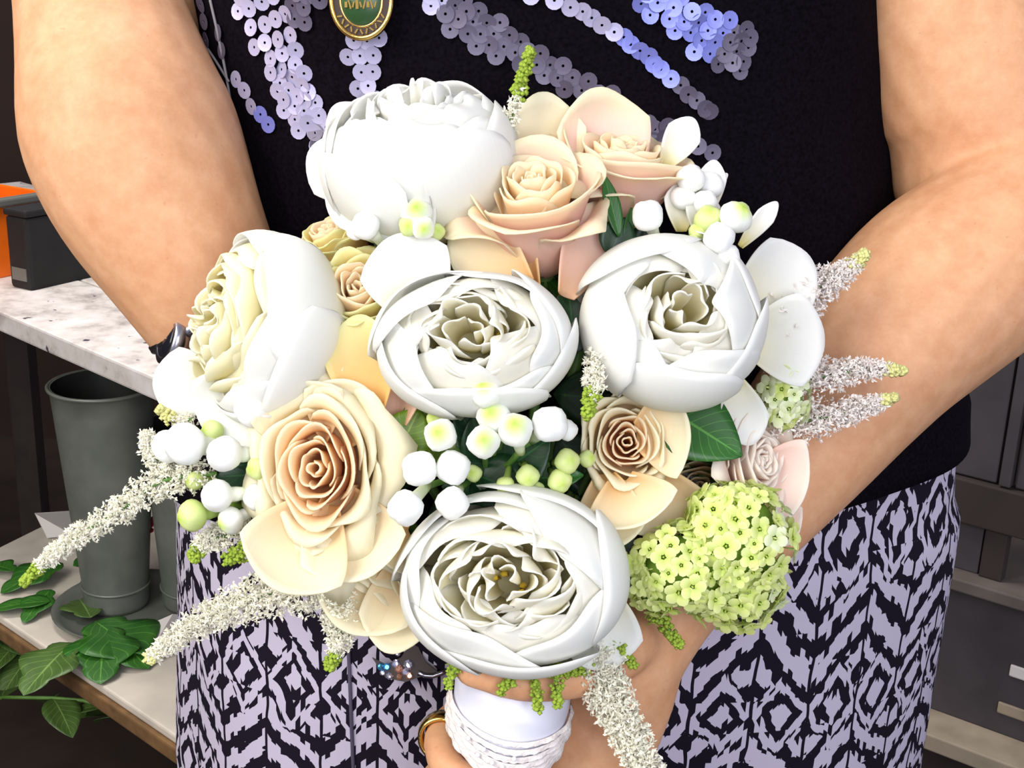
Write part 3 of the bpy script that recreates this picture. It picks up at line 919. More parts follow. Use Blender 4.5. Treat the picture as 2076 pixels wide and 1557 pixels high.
sprig('cluster of white and green-tipped buds in the centre between the two large peonies', (985, 965), [
    (893, 882, 34, .562, 't'), (985, 795, 33, .556, 't', (-.25, .5, .8)), (1000, 843, 34, .560, 't', (-.2, .3, 1)), (980, 896, 34, .552, 't'),
    (1045, 872, 36, .555, 't', (-.1, .45, .9)), (1115, 860, 38, .560, 'w'), (850, 950, 37, .560, 'w', (-.5, .1, .8)), (918, 948, 36, .563, 'w'),
    (822, 1030, 37, .556, 'w', (-.3, -.3, .9)), (917, 1020, 34, .560, 'w', (-.1, -.2, 1)), (1150, 872, 22, .578, 'w'), (882, 850, 18, .578, 'g'),
    (1070, 965, 24, .575, 'g', (.1, -.3, 1)), (1025, 985, 20, .578, 'g', (-.1, -.5, .8)), (1150, 935, 26, .576, 'g', (.3, .1, .9)), (1135, 975, 25, .578, 'g', (.2, -.2, .9)),
    (1190, 930, 18, .585, 'g'), (1090, 990, 14, .58, 'g'), (960, 960, 18, .585, 'g')],
    [((1010, 960), (930, 830), .60, .59, .026, 'leaf_dark'), ((1000, 970), (1110, 890), .60, .585, .030, 'leaf_dark'), ((1000, 980), (900, 985), .60, .588, .02, 'leaf_dark'),
     ((960, 960), (1060, 1000), .598, .585, .028, 'leaf_dark'), ((990, 950), (960, 850), .60, .585, .022, 'leaf_dark'), ((890, 960), (830, 820), .605, .59, .028, 'leaf_lime'), ((980, 980), (1180, 960), .60, .59, .02, 'leaf')], 3, .61)
sprig('cluster of white buds pointing left beside the open peach rose', (560, 965), [
    (510, 830, 36, .585, 'w', (-.4, .3, .9)), (375, 900, 44, .590, 'w', (-.7, .1, .6)), (340, 905, 34, .60, 'w', (-.8, .1, .6)), (455, 920, 38, .582, 'w', (-.8, .05, .5)), (440, 1005, 34, .585, 'w', (-.85, -.05, .45)),
    (390, 1045, 32, .590, 'g', (-.7, -.1, .6)), (468, 1055, 28, .588, 't', (-.7, -.3, .6)), (395, 975, 20, .60, 'g', (-.8, 0, .5)), (522, 950, 24, .583, 'g', (-.5, 0, .9)),
    (520, 1008, 28, .585, 'w', (-.6, 0, .8)), (430, 875, 24, .602, 'g', (-.6, .2, .7)), (555, 840, 14, .585, 'g', (-.1, .2, 1)), (548, 880, 26, .59, 't', (-.3, .2, 1)), (475, 1000, 20, .605, 'g', (-.6, -.1, .7))],
    [((560, 940), (420, 860), .612, .60, .022, 'leaf_dark'), ((560, 960), (440, 965), .612, .60, .02, 'leaf_dark'), ((560, 990), (450, 1040), .612, .60, .018, 'leaf_dark')], 5, .61)
sprig('small bunch of white buds in the hollow left of the tall blush rose', (820, 470), [
    (740, 458, 30, .588, 'w', (-.4, .4, .8)), (845, 432, 32, .583, 't', (0, .3, 1)), (850, 395, 20, .588, 'w', (.1, .6, .7)), (830, 458, 22, .582, 'g', (-.1, -.1, 1)), (858, 462, 24, .58, 't', (.1, -.2, 1)),
    (800, 412, 18, .592, 'g', (-.3, .4, .8)), (885, 470, 18, .588, 'g', (.3, 0, 1)), (800, 440, 16, .592, 't', (-.3, .2, .9)), (720, 470, 18, .592, 'w', (-.5, .2, .8))], [], 7, .61)
sprig('white and greenish buds standing above the smooth round peony', (1430, 530), [
    (1313, 437, 33, .585, 'w', (-.3, .5, .8)), (1437, 445, 30, .588, 'g', (-.1, .5, .8)), (1492, 440, 34, .582, 't', (.3, .5, .7)), (1458, 482, 32, .575, 'w', (0, .35, .9)), (1418, 470, 22, .59, 'g', (-.3, .4, .8)),
    (1405, 490, 15, .585, 'g', (-.3, .3, .9)), (1475, 520, 26, .578, 'w', (0, .3, 1))], [((1450, 545), (1500, 520), .583, .58, .010, 'leaf_dark')], 9, .605)
sprig('white tubular flowers at the upper right edge of the bouquet', (1420, 440), [
    (1400, 362, 30, .60, 'w', (-.1, .6, .7)), (1440, 375, 28, .608, 'w', (.25, .6, .6)), (1385, 400, 26, .602, 'w', (-.2, .5, .8)), (1430, 410, 26, .60, 'w', (.1, .5, .8))], [], 11, .62)
wp = thing('white_flower', 'thin white petals sticking out at the right rim against the black top', 'flower', Matrix.Translation(P(1440, 420, .615)))
free_petal(wp, (1345, 340), (1405, 240), .615, .615, mm(75, .6), 'peony', .3, .05)
free_petal(wp, (1500, 500), (1575, 410), .60, .60, mm(40, .6), 'peony', .3, .05)
free_petal(wp, (1430, 440), (1448, 325), .612, .612, mm(60, .6), 'peony', .3, .05)
free_petal(wp, (1420, 400), (1475, 352), .614, .612, mm(24, .6), 'peony', .3, .05)
free_petal(wp, (1380, 470), (1380, 370), .606, .606, mm(70, .6), 'peony', .3, .05)
free_petal(wp, (1420, 480), (1425, 390), .602, .602, mm(70, .6), 'peony', .3, .05)

# ------------------------------------------------------------------ astilbe plumes
def floret_cloud(b, c, r, rnd, kind):
    """one tiny ragged floret: 3 or 4 little blades, or a bead-like bud"""
    if kind == 'bud':
        q = [Vector((0, 0, 1)), Vector((1, 0, 0)), Vector((0, 1, 0)), Vector((-1, 0, 0)), Vector((0, -1, 0)), Vector((0, 0, -1))]
        b.add([c + x * r for x in q], [(0, 1, 2), (0, 2, 3), (0, 3, 4), (0, 4, 1), (5, 2, 1), (5, 3, 2), (5, 4, 3), (5, 1, 4)])
        return
    for _ in range(rnd.choice((4, 5))):
        d = Vector((rnd.gauss(0, 1), rnd.gauss(0, 1), rnd.gauss(0, 1))).normalized()
        s = d.cross(Vector((rnd.gauss(0, 1), rnd.gauss(0, 1), rnd.gauss(0, 1)))).normalized()
        n = d.cross(s)
        w_ = r * .30
        tip = c + d * r * rnd.uniform(.9, 1.6)
        mid = c + d * r * .7
        b.add([c - s * w_ * .3, c + s * w_ * .3, mid + s * w_, tip, mid - s * w_, mid + n * w_ * .6], [(0, 1, 2, 5), (5, 2, 3), (5, 3, 4), (0, 5, 4), (1, 0, 4, 3, 2)])
def astilbe(label, pts, w0, w1, n, seed, mat='ast', tipmat='ast_yel', tip=0.18, size=6.5, group='astilbe plumes in the bouquet', branch=0.0):
    rnd = random.Random(seed)
    P3 = [P(*p) for p in pts]
    sp = spline(P3, 24)
    t0 = pts[0][2]
    root = thing('astilbe_plume', label, 'astilbe', Matrix.Translation(P3[0]), group)
    inv = lambda q: q - P3[0]
    b = MB(); b.tube([inv(q) for q in sp], [0.0012 * (1 - .6 * i / 24) for i in range(25)], 5)
    part('stem', b.mesh('stem'), M['stem'], root)
    fl, tb_ = MB(), MB()
    for i in range(n):
        f = rnd.random() ** 0.9
        x = f * 24
        kk = min(23, int(x))
        c = sp[kk].lerp(sp[kk + 1], x - kk)
        wd = mm((w0 + (w1 - w0) * f) / 2, t0)
        d = Vector((rnd.gauss(0, 1), rnd.gauss(0, 1), rnd.gauss(0, 1))).normalized()
        tan = (sp[kk + 1] - sp[kk]).normalized()
        if branch > 0:
            # florets sit on short side branches
            ang = rnd.randrange(9) * 2.4 + int(f * 14) * 1.1
            x_ = tan.cross(Vector((.2, .3, .93))).normalized()
            y_ = tan.cross(x_)
            d = (x_ * math.cos(ang) + y_ * math.sin(ang) + tan * .5 + d * .35).normalized()
        c = c + d * wd * rnd.random() ** .6
        if f > 1 - tip:
            floret_cloud(tb_, inv(c), mm(size * rnd.uniform(.7, 1.0), t0), rnd, 'bud')
        else:
            floret_cloud(fl, inv(c), mm(size * rnd.uniform(.8, 1.4), t0), rnd, 'x')
    if fl.v:
        o = part('florets', fl.mesh('florets', False), M[mat], root); o['kind'] = 'stuff'
    if tb_.v:
        o = part('tip_buds', tb_.mesh('tip_buds'), M[tipmat], root); o['kind'] = 'stuff'
    return root
astilbe('slim astilbe spike with a lime tip rising at the top of the bouquet', [(1010, 330, .605), (1038, 230, .607), (1058, 165, .61), (1076, 98, .61)], 60, 18, 380, 1, tipmat='ast_green', tip=.5, size=7)
astilbe('uppermost astilbe plume on the right, pointing up over the forearm', [(1570, 650, .615), (1640, 595, .617), (1700, 560, .62), (1755, 514, .62)], 150, 18, 1300, 2, 'ast_pink')
astilbe('middle astilbe plume on the right, lying level across the forearm', [(1590, 770, .615), (1680, 762, .617), (1760, 748, .62), (1832, 752, .62)], 112, 16, 1150, 3, 'ast_pink')
astilbe('lowest astilbe plume on the right, just under the level one', [(1600, 860, .615), (1690, 842, .617), (1760, 822, .62), (1815, 806, .62)], 104, 16, 1100, 4, 'ast_pink')
astilbe('long thin astilbe plume reaching far left over the zinc vase', [(440, 960, .60), (330, 975, .60), (250, 1030, .60), (160, 1085, .60), (100, 1130, .60), (48, 1182, .60)], 100, 18, 1200, 5, tipmat='ast_green', tip=.14, branch=1)
astilbe('fuzzy astilbe plume sweeping down left over the patterned trousers', [(660, 1180, .60), (560, 1200, .598), (460, 1235, .597), (370, 1285, .597), (302, 1335, .597)], 140, 28, 2200, 6, tip=.05)
astilbe('astilbe side branch hanging below the cream rose on the trousers', [(620, 1170, .605), (680, 1230, .602), (690, 1290, .60), (668, 1352, .60)], 130, 20, 750, 7, tipmat='ast_green', tip=.2, branch=1)
astilbe('short astilbe spray with a green end left of the open rose', [(540, 1060, .603), (470, 1085, .602), (420, 1095, .60), (392, 1130, .60)], 90, 26, 560, 8, tipmat='ast_green', tip=.2, branch=1)
astilbe('green budded astilbe spray under the left bud cluster', [(560, 1070, .60), (520, 1095, .598), (490, 1120, .597), (462, 1132, .597)], 60, 30, 360, 9, tipmat='ast_green', tip=.45)
astilbe('thick cream astilbe plume hanging over the hand at the bottom', [(1215, 1330, .59), (1240, 1420, .587), (1275, 1490, .585), (1318, 1580, .583)], 112, 74, 2000, 10, tip=.0, size=7.5)
astilbe('stubby astilbe tip with green end between the round peonies', [(1212, 725, .572), (1206, 765, .566), (1198, 805, .562), (1190, 842, .56)], 72, 24, 420, 11, tipmat='ast_green', tip=.42, size=7)
astilbe('tiny astilbe tip poking out left under the brightly lit peony', [(390, 850, .61), (350, 850, .61), (322, 828, .61)], 40, 20, 130, 12, tipmat='ast_yel', tip=.5)
astilbe('ragged astilbe tuft at the far left of the white buds', [(400, 960, .605), (350, 950, .605), (310, 920, .605), (298, 880, .605)], 96, 26, 600, 13, tip=0, branch=1)
astilbe('green astilbe end dangling in front of the satin handle', [(1075, 1330, .578), (1085, 1390, .574), (1092, 1440, .572)], 40, 20, 150, 14, 'ast_green', 'ast_green', .6)
astilbe('green astilbe end beside the dangling one on the ribbon', [(1120, 1330, .578), (1128, 1380, .574), (1130, 1432, .572)], 44, 22, 150, 15, 'ast_green', 'ast_green', .6)
astilbe('green astilbe wisp over the thumb below the crumpled peony', [(1060, 1350, .576), (1040, 1375, .574), (1015, 1402, .573)], 36, 22, 120, 16, 'ast_green', 'ast_green', .6)
astilbe('small green astilbe end left of the ribbon handle', [(930, 1340, .58), (916, 1365, .58), (908, 1390, .58)], 34, 18, 90, 17, 'ast_green', 'ast_green', .7)
astilbe('green astilbe sprig beside the cream plume over the wrist', [(1240, 1290, .588), (1262, 1315, .586), (1285, 1352, .585)], 40, 20, 150, 18, 'ast_green', 'ast_green', .7)
astilbe('green astilbe sprig hanging under the lime flower head', [(1320, 1230, .60), (1352, 1270, .598), (1378, 1310, .597)], 50, 18, 200, 19, 'ast_green', 'ast_green', .7)
astilbe('pale green astilbe spray along the underside of the crumpled peony', [(1230, 1310, .585), (1190, 1350, .583), (1150, 1362, .582)], 44, 26, 200, 20, 'ast', 'ast_green', .5)

# ------------------------------------------------------------------ viburnum heads
def floret_mesh(r, seed):
    rnd = random.Random(seed)
    vs, fs, uvs = [], [], []
    for q in range(5):
        a0 = 2 * PI * q / 5 + rnd.uniform(-.1, .1)
        cx, cy = math.cos(a0) * r * .56, math.sin(a0) * r * .56
        c0 = len(vs)
        vs.append((cx, cy, r * .16)); uvs.append((.5, .6))
        for k_ in range(9):
            a = 2 * PI * k_ / 9
            x, y = cx + math.cos(a) * r * .42, cy + math.sin(a) * r * .42
            d_ = math.hypot(x, y) / r
            vs.append((x, y, r * (.02 + .16 * d_ * d_ - .04))); uvs.append((.5, min(1, d_)))
        for k_ in range(9):
            fs.append((c0, c0 + 1 + k_, c0 + 1 + (k_ + 1) % 9))
    c0 = len(vs)
    vs += [(0, 0, r * .3), (r * .12, 0, 0), (-r * .06, r * .1, 0), (-r * .06, -r * .1, 0), (0, 0, -r * 1.0)]
    uvs += [(.5, 0)] * 5
    fs += [(c0, c0 + 1, c0 + 2), (c0, c0 + 2, c0 + 3), (c0, c0 + 3, c0 + 1), (c0 + 4, c0 + 2, c0 + 1), (c0 + 4, c0 + 3, c0 + 2), (c0 + 4, c0 + 1, c0 + 3)]
    return mesh_from('floret', vs, fs, uvs)
def viburnum(label, lobes, n, seed, r_px, pale=.0):
    rnd = random.Random(seed)
    c0 = P(*lobes[0][:3])
    root = thing('viburnum_head', label, 'viburnum', Matrix.Translation(c0), 'lime viburnum heads in the bouquet')
    b = MB()
    tot = sum(l[3] * l[4] for l in lobes)
    kinds = {}
    for mt in ('vib', 'vib_pale'):
        for s in range(3):
            me = floret_mesh(1.0, s)
            me.materials.append(M[mt])
            kinds[(mt, s)] = me
    for (lx, ly, lt, rx, ry) in lobes:
        c = P(lx, ly, lt)
        RX, RY = mm(rx, lt), mm(ry, lt)
        RZ = (RX + RY) / 2 * .8
        # inner green ball
        vs, fs = lathe([(math.sin(a) * 1.0 + 1e-4, -math.cos(a)) for a in [PI * i / 10 for i in range(11)]], 14)
        mt_ = frame(c, -FWD)
        b.add([mt_ @ Vector((x * RX * .78, y * RY * .78, z * RZ * .78)) - c0 for x, y, z in vs], fs)
        m = int(n * rx * ry / tot)
        for i in range(m):
            zf = 1 - 1.5 * (i + .5) / m
            rr = math.sqrt(max(0, 1 - zf * zf))
            a = i * 2.39996 + rnd.uniform(-.25, .25)
            loc = Vector((rr * math.cos(a), rr * math.sin(a), zf))
            jit = rnd.uniform(.90, 1.08)
            pos = mt_ @ Vector((loc.x * RX * jit, loc.y * RY * jit, loc.z * RZ * jit))
            nrm = (mt_.to_3x3() @ Vector((loc.x / RX, loc.y / RY, loc.z / RZ))).normalized()
            nrm = (nrm + Vector((rnd.gauss(0, .22), rnd.gauss(0, .22), rnd.gauss(0, .22)))).normalized()
            sc = mm(r_px, lt) * rnd.uniform(.75, 1.2)
            key = ('vib_pale' if rnd.random() < pale + (.35 if loc.x > .45 else 0) else 'vib', rnd.randrange(3))
            o = bpy.data.objects.new('floret', kinds[key])
            COL.objects.link(o)
            o.parent = root
            fm = frame(pos - c0, nrm, rnd.uniform(0, 6))
            o.matrix_local = fm @ Matrix.Diagonal((sc, sc, sc, 1))
    part('core', b.mesh('core'), M['vib_core'], root)
    add_stem(root, c0 + FWD * .02)
    return root
viburnum('lime green snowball flower head at the lower right of the bouquet', [(1500, 1090, .59, 105, 110), (1390, 1150, .588, 110, 85), (1490, 1190, .60, 100, 80), (1460, 1040, .59, 66, 60), (1330, 1180, .592, 60, 60)], 290, 3, 26)
viburnum('small pale lime flower head between peony and right astilbe plumes', [(1590, 800, .612, 48, 66)], 34, 5, 24, .5)

# ------------------------------------------------------------------ bouquet greenery
leaf_thing('rose_leaf', 'broad green leaf under the smooth round peony on the right', (1365, 835), (1505, 925), .597, .036, 'leaf', .592, cat='leaf', fold=.1, droop=.0, power=.55)
leaf_thing('rose_leaf', 'dark leaf in the gap between the two round peonies', (1165, 720), (1155, 575), .598, .022, 'leaf_dark')
leaf_thing('rose_leaf', 'narrow curled leaf right of the tall blush rose', (1255, 480), (1228, 350), .590, .008, 'leaf')
leaf_thing('rose_leaf', 'dark leaf low at the right side of the tall blush rose', (1235, 520), (1270, 440), .592, .018, 'leaf_dark')
leaf_thing('rose_leaf', 'slender leaf tip beside the single white bud at upper right', (1268, 500), (1282, 420), .593, .005, 'leaf')
leaf_thing('rose_leaf', 'lime leaf between open rose and centre bud cluster', (800, 930), (850, 830), .590, .024, 'leaf_lime')
leaf_thing('rose_leaf', 'dark leaf tucked left of the small yellowish rose', (690, 800), (672, 720), .606, .018, 'leaf_dark')
leaf_thing('rose_leaf', 'dark leaf beneath the brightly lit peony', (540, 900), (430, 862), .612, .020, 'leaf_dark')
leaf_thing('rose_leaf', 'dark leaf right of the crumpled peony by the lime head', (1255, 1180), (1275, 1080), .60, .022, 'leaf_dark')
leaf_thing('rose_leaf', 'dark leaf behind the small cream rose', (1330, 1080), (1400, 990), .62, .03, 'leaf_dark')
rnd = random.Random(44)
bf = thing('greenery', 'dark green filler foliage inside the bouquet, glimpsed between blooms', 'foliage', Matrix.Translation(HANDLE_TOP))
for i in range(34):
    a = rnd.uniform(0, 2 * PI)
    rr = math.sqrt(rnd.random())
    c = P(1040 + rr * math.cos(a) * 300, 790 + rr * math.sin(a) * 300, .640 + .012 * rnd.random())
    d = axis_dir(math.cos(a), -math.sin(a), .25)
    me = leaf_mesh('leaf', rnd.uniform(.045, .06), rnd.uniform(.024, .034), .2, .15)
    part('leaf', me, M['leaf_dark'], bf, bf.matrix_world.inverted() @ leaf_frame(c, d, axis_dir(rnd.uniform(-.3, .3), rnd.uniform(-.3, .3), 1)))

# ------------------------------------------------------------------ the person
TORSO = [  # height, centre x, centre y, half width, half depth
    (0.68, 0.030, 0.775, 0.243, 0.140), (0.80, 0.032, 0.765, 0.245, 0.150), (0.90, 0.034, 0.760, 0.241, 0.152), (0.985, 0.036, 0.762, 0.243, 0.148),
    (1.06, 0.038, 0.770, 0.240, 0.138), (1.14, 0.026, 0.785, 0.205, 0.126), (1.22, 0.016, 0.790, 0.200, 0.126), (1.30, 0.006, 0.790, 0.198, 0.132), (1.38, 0.000, 0.795, 0.190, 0.120), (1.46, -0.002, 0.800, 0.165, 0.095)]
def torso_pt(z, a, grow=0.0, e=2.25):
    cx, cy, hw, hd = lerp_table(TORSO, z)
    c, s = math.cos(a), math.sin(a)
    return Vector((cx + (hw + grow) * math.copysign(abs(c) ** (2 / e), c), cy + (hd + grow) * math.copysign(abs(s) ** (2 / e), s), z))
def shell(z0, z1, grow, nz=30, na=96, cap=True, growf=None):
    vs, fs = [], []
    for j in range(nz + 1):
        for i in range(na):
            a = 2 * PI * i / na
            zb = z0(a) if callable(z0) else z0
            z = zb + (z1 - zb) * j / nz
            g = grow if growf is None else growf(z, a)
            vs.append(torso_pt(z, a, g))
    for j in range(nz):
        for i in range(na):
            fs.append((j * na + i, j * na + (i + 1) % na, (j + 1) * na + (i + 1) % na, (j + 1) * na + i))
    if cap:
        fs.append(tuple(range(na - 1, -1, -1)))
        fs.append(tuple(nz * na + i for i in range(na)))
    return vs, fs
person = thing('person', 'person in a black sequinned top and patterned trousers holding the bouquet', 'person', Matrix.Translation((0.034, 0.77, 0)))
PO = Vector((0.034, 0.77, 0))
bd = MB()
vs, fs = shell(0.70, 1.46, -0.012)
bd.add(vs, fs)
def limb(pts, n=20, m=28):
    sp = spline([P(*p[:3]) for p in pts], m)
    rs = spline([Vector((mm(p[3], p[2]), 0, 0)) for p in pts], m)
    rr = [r.x for r in rs]
    d0 = (sp[0] - sp[1]).normalized(); d1 = (sp[-1] - sp[-2]).normalized()
    pre = [(sp[0] + d0 * rr[0] * k_, rr[0] * math.sqrt(1 - k_ * k_)) for k_ in (.95, .8, .55, .3)]
    post = [(sp[-1] + d1 * rr[-1] * k_, rr[-1] * math.sqrt(1 - k_ * k_)) for k_ in (.3, .55, .8, .95)]
    al = pre + list(zip(sp, rr)) + post
    bd.tube([a for a, _ in al], [r for _, r in al], n)
# arm on the left of the picture, hand tucked behind the flowers
limb([(170, -260, .75, 175), (188, -60, .71, 160), (226, 120, .695, 188), (262, 262, .685, 216), (318, 400, .685, 205), (395, 545, .69, 172), (475, 680, .70, 145), (560, 800, .71, 118), (640, 890, .712, 100)])
limb([(640, 890, .712, 100), (700, 960, .71, 105), (770, 1020, .705, 100)], 16, 10)
for fy, (dx, dy) in enumerate(((60, -70), (85, -25), (90, 25), (75, 70))):
    limb([(760 + dx * .3, 1010 + dy, .705, 40), (820 + dx * .6, 1040 + dy, .70, 36), (880 + dx, 1060 + dy, .690, 32)], 10, 8)
# skin of the armpit next to the sleeveless top
limb([(330, -120, .74, 70), (345, 10, .735, 62), (372, 60, .745, 50)], 14, 8)
# arm on the right of the picture
limb([(1880, -280, .75, 205), (1906, -40, .73, 216), (1950, 110, .728, 216), (1990, 230, .732, 212), (1990, 330, .738, 185)])
limb([(2130, 400, .715, 190), (2020, 505, .704, 198), (1890, 600, .699, 200), (1760, 730, .692, 180), (1620, 905, .675, 152), (1485, 1065, .66, 128), (1375, 1180, .65, 112)])
# hand closed round the handle
limb([(1385, 1170, .652, 112), (1320, 1265, .646, 108), (1255, 1370, .644, 112), (1205, 1480, .646, 112), (1180, 1580, .65, 100)], 18, 18)
limb([(1330, 1270, .64, 66), (1305, 1400, .643, 68), (1262, 1530, .648, 62)], 14, 10)
limb([(1305, 1275, .63, 58), (1240, 1345, .605, 50), (1150, 1380, .590, 40), (1050, 1386, .584, 36), (950, 1362, .584, 30)], 14, 16)      # thumb
limb([(1190, 1440, .66, 52), (1060, 1440, .668, 46), (945, 1450, .655, 42), (898, 1495, .625, 39), (912, 1560, .600, 36), (985, 1600, .592, 33)], 14, 18)
limb([(1190, 1540, .66, 54), (1060, 1540, .670, 48), (930, 1560, .655, 44), (885, 1600, .622, 41), (930, 1650, .598, 38), (1020, 1665, .592, 34)], 14, 18)
limb([(1190, 1630, .66, 52), (1060, 1640, .670, 47), (930, 1660, .655, 43), (900, 1700, .622, 40), (950, 1740, .600, 36), (1040, 1750, .594, 33)], 14, 18)
limb([(1180, 1700, .66, 46), (1060, 1730, .668, 42), (950, 1755, .652, 38), (930, 1790, .625, 35), (980, 1820, .606, 32)], 14, 18)
limb([(1200, 1480, .646, 108), (1180, 1600, .65, 105), (1170, 1690, .655, 88)], 16, 8)
me = mesh_from('body_raw', bd.v, bd.f)
tmp = bpy.data.objects.new('body_raw', me)
COL.objects.link(tmp)
rm = tmp.modifiers.new('remesh', 'REMESH'); rm.mode = 'VOXEL'; rm.voxel_size = 0.0026; rm.use_smooth_shade = True
sm = tmp.modifiers.new('smooth', 'SMOOTH'); sm.factor = 0.6; sm.iterations = 7
dg = bpy.context.evaluated_depsgraph_get()
body_me = bpy.data.meshes.new_from_object(tmp.evaluated_get(dg))
bpy.data.objects.remove(tmp)
body_me.name = 'body'
body_me.transform(Matrix.Translation(-PO))
body_me.materials.clear()
body = part('body', body_me, M['skin'], person)
body_me.polygons.foreach_set('use_smooth', [True] * len(body_me.polygons))

# black top
def folds(z, a):
    return 0.004 + 0.0025 * math.sin(7 * a + z * 25) * math.sin(z * 31 + a * 2) + 0.004 * max(0, (1.06 - z) / .05)
hem = lambda a: 1.016 + 0.022 * math.cos(a)
vs, fs = shell(hem, 1.45, 0.004, 44, 128, False, folds)
vi, fi = shell(hem, 1.45, 0.004, 44, 128, False, lambda z, a: folds(z, a) - 0.0025)
n0 = len(vs)
allv = vs + vi
allf = fs + [tuple(n0 + q for q in reversed(f)) for f in fi] + [(i, n0 + i, n0 + (i + 1) % 128, (i + 1) % 128) for i in range(128)]
top_me = mesh_from('sequinned_top', [v - PO for v in allv], allf)
top = part('sequinned_top', top_me, M['black'], person, label='black sleeveless top with strands of lavender sequins')
bvh = BVHTree.FromPolygons([tuple(v) for v in vs], fs)

def on_top(px, py, lift=0.0):
    d = ray(px, py).normalized()
    loc, nrm, _, _ = bvh.ray_cast(CAM, d)
    if loc is None:
        return None
    if nrm.dot(d) > 0:
        nrm = -nrm
    return loc + nrm * lift, nrm
def sequin_mesh(r):
    vs, fs = [], []
    n = 14
    for rr, z in ((.15, 0), (.17, .05), (.6, .05), (1.0, .07), (1.0, .03), (.6, .0), (.17, 0.0)):
        for i in range(n):
            a = 2 * PI * i / n
            vs.append((r * rr * math.cos(a), r * rr * math.sin(a), r * z))
    for q in range(6):
        for i in range(n):
            fs.append((q * n + i, q * n + (i + 1) % n, (q + 1) * n + (i + 1) % n, (q + 1) * n + i))
    return mesh_from('sequin', vs, fs, None, False)
SEQ = {}
for nm in ('sequin', 'sequin_blue', 'sequin_dark'):
    SEQ[nm] = sequin_mesh(mm(18.5, .645))
    SEQ[nm].materials.append(M[nm])
srnd = random.Random(5)
n_seq = 0
def put_sequin(px, py, kind):
    global n_seq
    h_ = on_top(px, py, 0.0010 + 0.0006 * srnd.random())
    if h_ is None or n_seq >= 298:
        return
    loc, nrm = h_
    nrm = (nrm + Vector((srnd.gauss(0, .10), srnd.gauss(0, .10), srnd.gauss(0, .10)))).normalized()
    o = bpy.data.objects.new('sequin', SEQ[kind])
    COL.objects.link(o)
    o.parent = top
    o.matrix_local = frame(loc - PO, nrm)
    n_seq += 1
def strand(path, across, kind=lambda f: 'sequin', step=25):
    pts = [Vector((x, y, 0)) for x, y in path]
    sp = spline(pts, 60)
    L = sum((sp[i + 1] - sp[i]).length for i in range(60))
    n = int(L / step)
    for q in range(n + 1):
        f = q / max(n, 1)
        x = f * 60
        kk = min(59, int(x))
        c = sp[kk].lerp(sp[kk + 1], x - kk)
        tn = (sp[kk + 1] - sp[kk]).normalized()
        nn = Vector((-tn.y, tn.x, 0))
        a = across[0] + (across[1] - across[0]) * f
        m = max(1, int(round(a)))
        for j in range(m):
            off = (j - (m - 1) / 2) * 25 + (6 if q % 2 else -6) * (m > 1)
            put_sequin(c.x + nn.x * off + srnd.uniform(-3, 3), c.y + nn.y * off + srnd.uniform(-3, 3), kind(f))
strand([(515, -20), (560, 80), (590, 160), (605, 210), (645, 265), (680, 320)], (4, 2))
strand([(620, -10), (605, 40)], (3, 2), lambda f: 'sequin_dark')
strand([(482, 160), (497, 185), (513, 212), (530, 233), (545, 254)], (1, 1), lambda f: 'sequin_blue' if f > .7 else 'sequin')
strand([(738, 80), (740, 130), (745, 175), (748, 215), (745, 250)], (3, 1))
strand([(890, -20), (940, 40), (1010, 80), (1080, 120), (1150, 160), (1230, 205)], (3, 2), lambda f: 'sequin' if f < .12 else 'sequin_dark')
strand([(1040, -20), (1150, 10), (1210, 42), (1265, 78), (1310, 112), (1350, 150), (1400, 195), (1440, 225)], (1, 1), lambda f: 'sequin' if f < .4 else ('sequin_blue' if f < .75 else 'sequin_dark'))
strand([(1310, -10), (1370, 25), (1420, 60), (1470, 90), (1510, 105)], (3, 4), lambda f: 'sequin_blue' if f < .75 else 'sequin_dark')
strand([(1310, 265), (1360, 275), (1440, 310)], (2, 1), lambda f: 'sequin_dark')
strand([(395, 20), (420, 60), (445, 105)], (2, 2), lambda f: 'sequin_dark')
strand([(640, 270), (655, 320)], (1, 1), lambda f: 'sequin_dark')
# stitched threads on the left side of the top
for path in ([(372, 5), (400, 60), (440, 120), (468, 165)], [(430, 0), (446, 70), (462, 150), (472, 210)]):
    pts = []
    for q in spline([Vector((x, y, 0)) for x, y in path], 20):
        h_ = on_top(q.x, q.y, 0.0012)
        if h_:
            pts.append(h_[0] - PO)
    if len(pts) > 3:
        b = MB(); b.tube(pts, 0.0008, 5)
        part('thread', b.mesh('thread'), M['thread'], top)

# trousers: hips and two wide legs, uv in metres of cloth
vs, fs, uvs = [], [], []
na = 160
rows = [1.065 - i * (1.065 - 0.70) / 36 for i in range(37)]
seam_a = None
for z in rows:
    arc = 0.0
    prev = None
    acc = []
    for i in range(na + 1):
        a = -PI / 2 + PI + 2 * PI * i / na            # start at the back
        g = 0.003 + 0.002 * math.sin(a * 9 + z * 12) - (0.004 if z > 1.0 else 0)
        p = torso_pt(z, a, g)
        if prev is not None:
            arc += (p - prev).length
        prev = p
        acc.append((p, arc))
    mid_arc = acc[na // 2][1]
    for p, ar in acc:
        vs.append(p - PO)
        uvs.append((ar - mid_arc, z))
n1 = na + 1
for j in range(36):
    for i in range(na):
        fs.append((j * n1 + i, (j + 1) * n1 + i, (j + 1) * n1 + i + 1, j * n1 + i + 1))
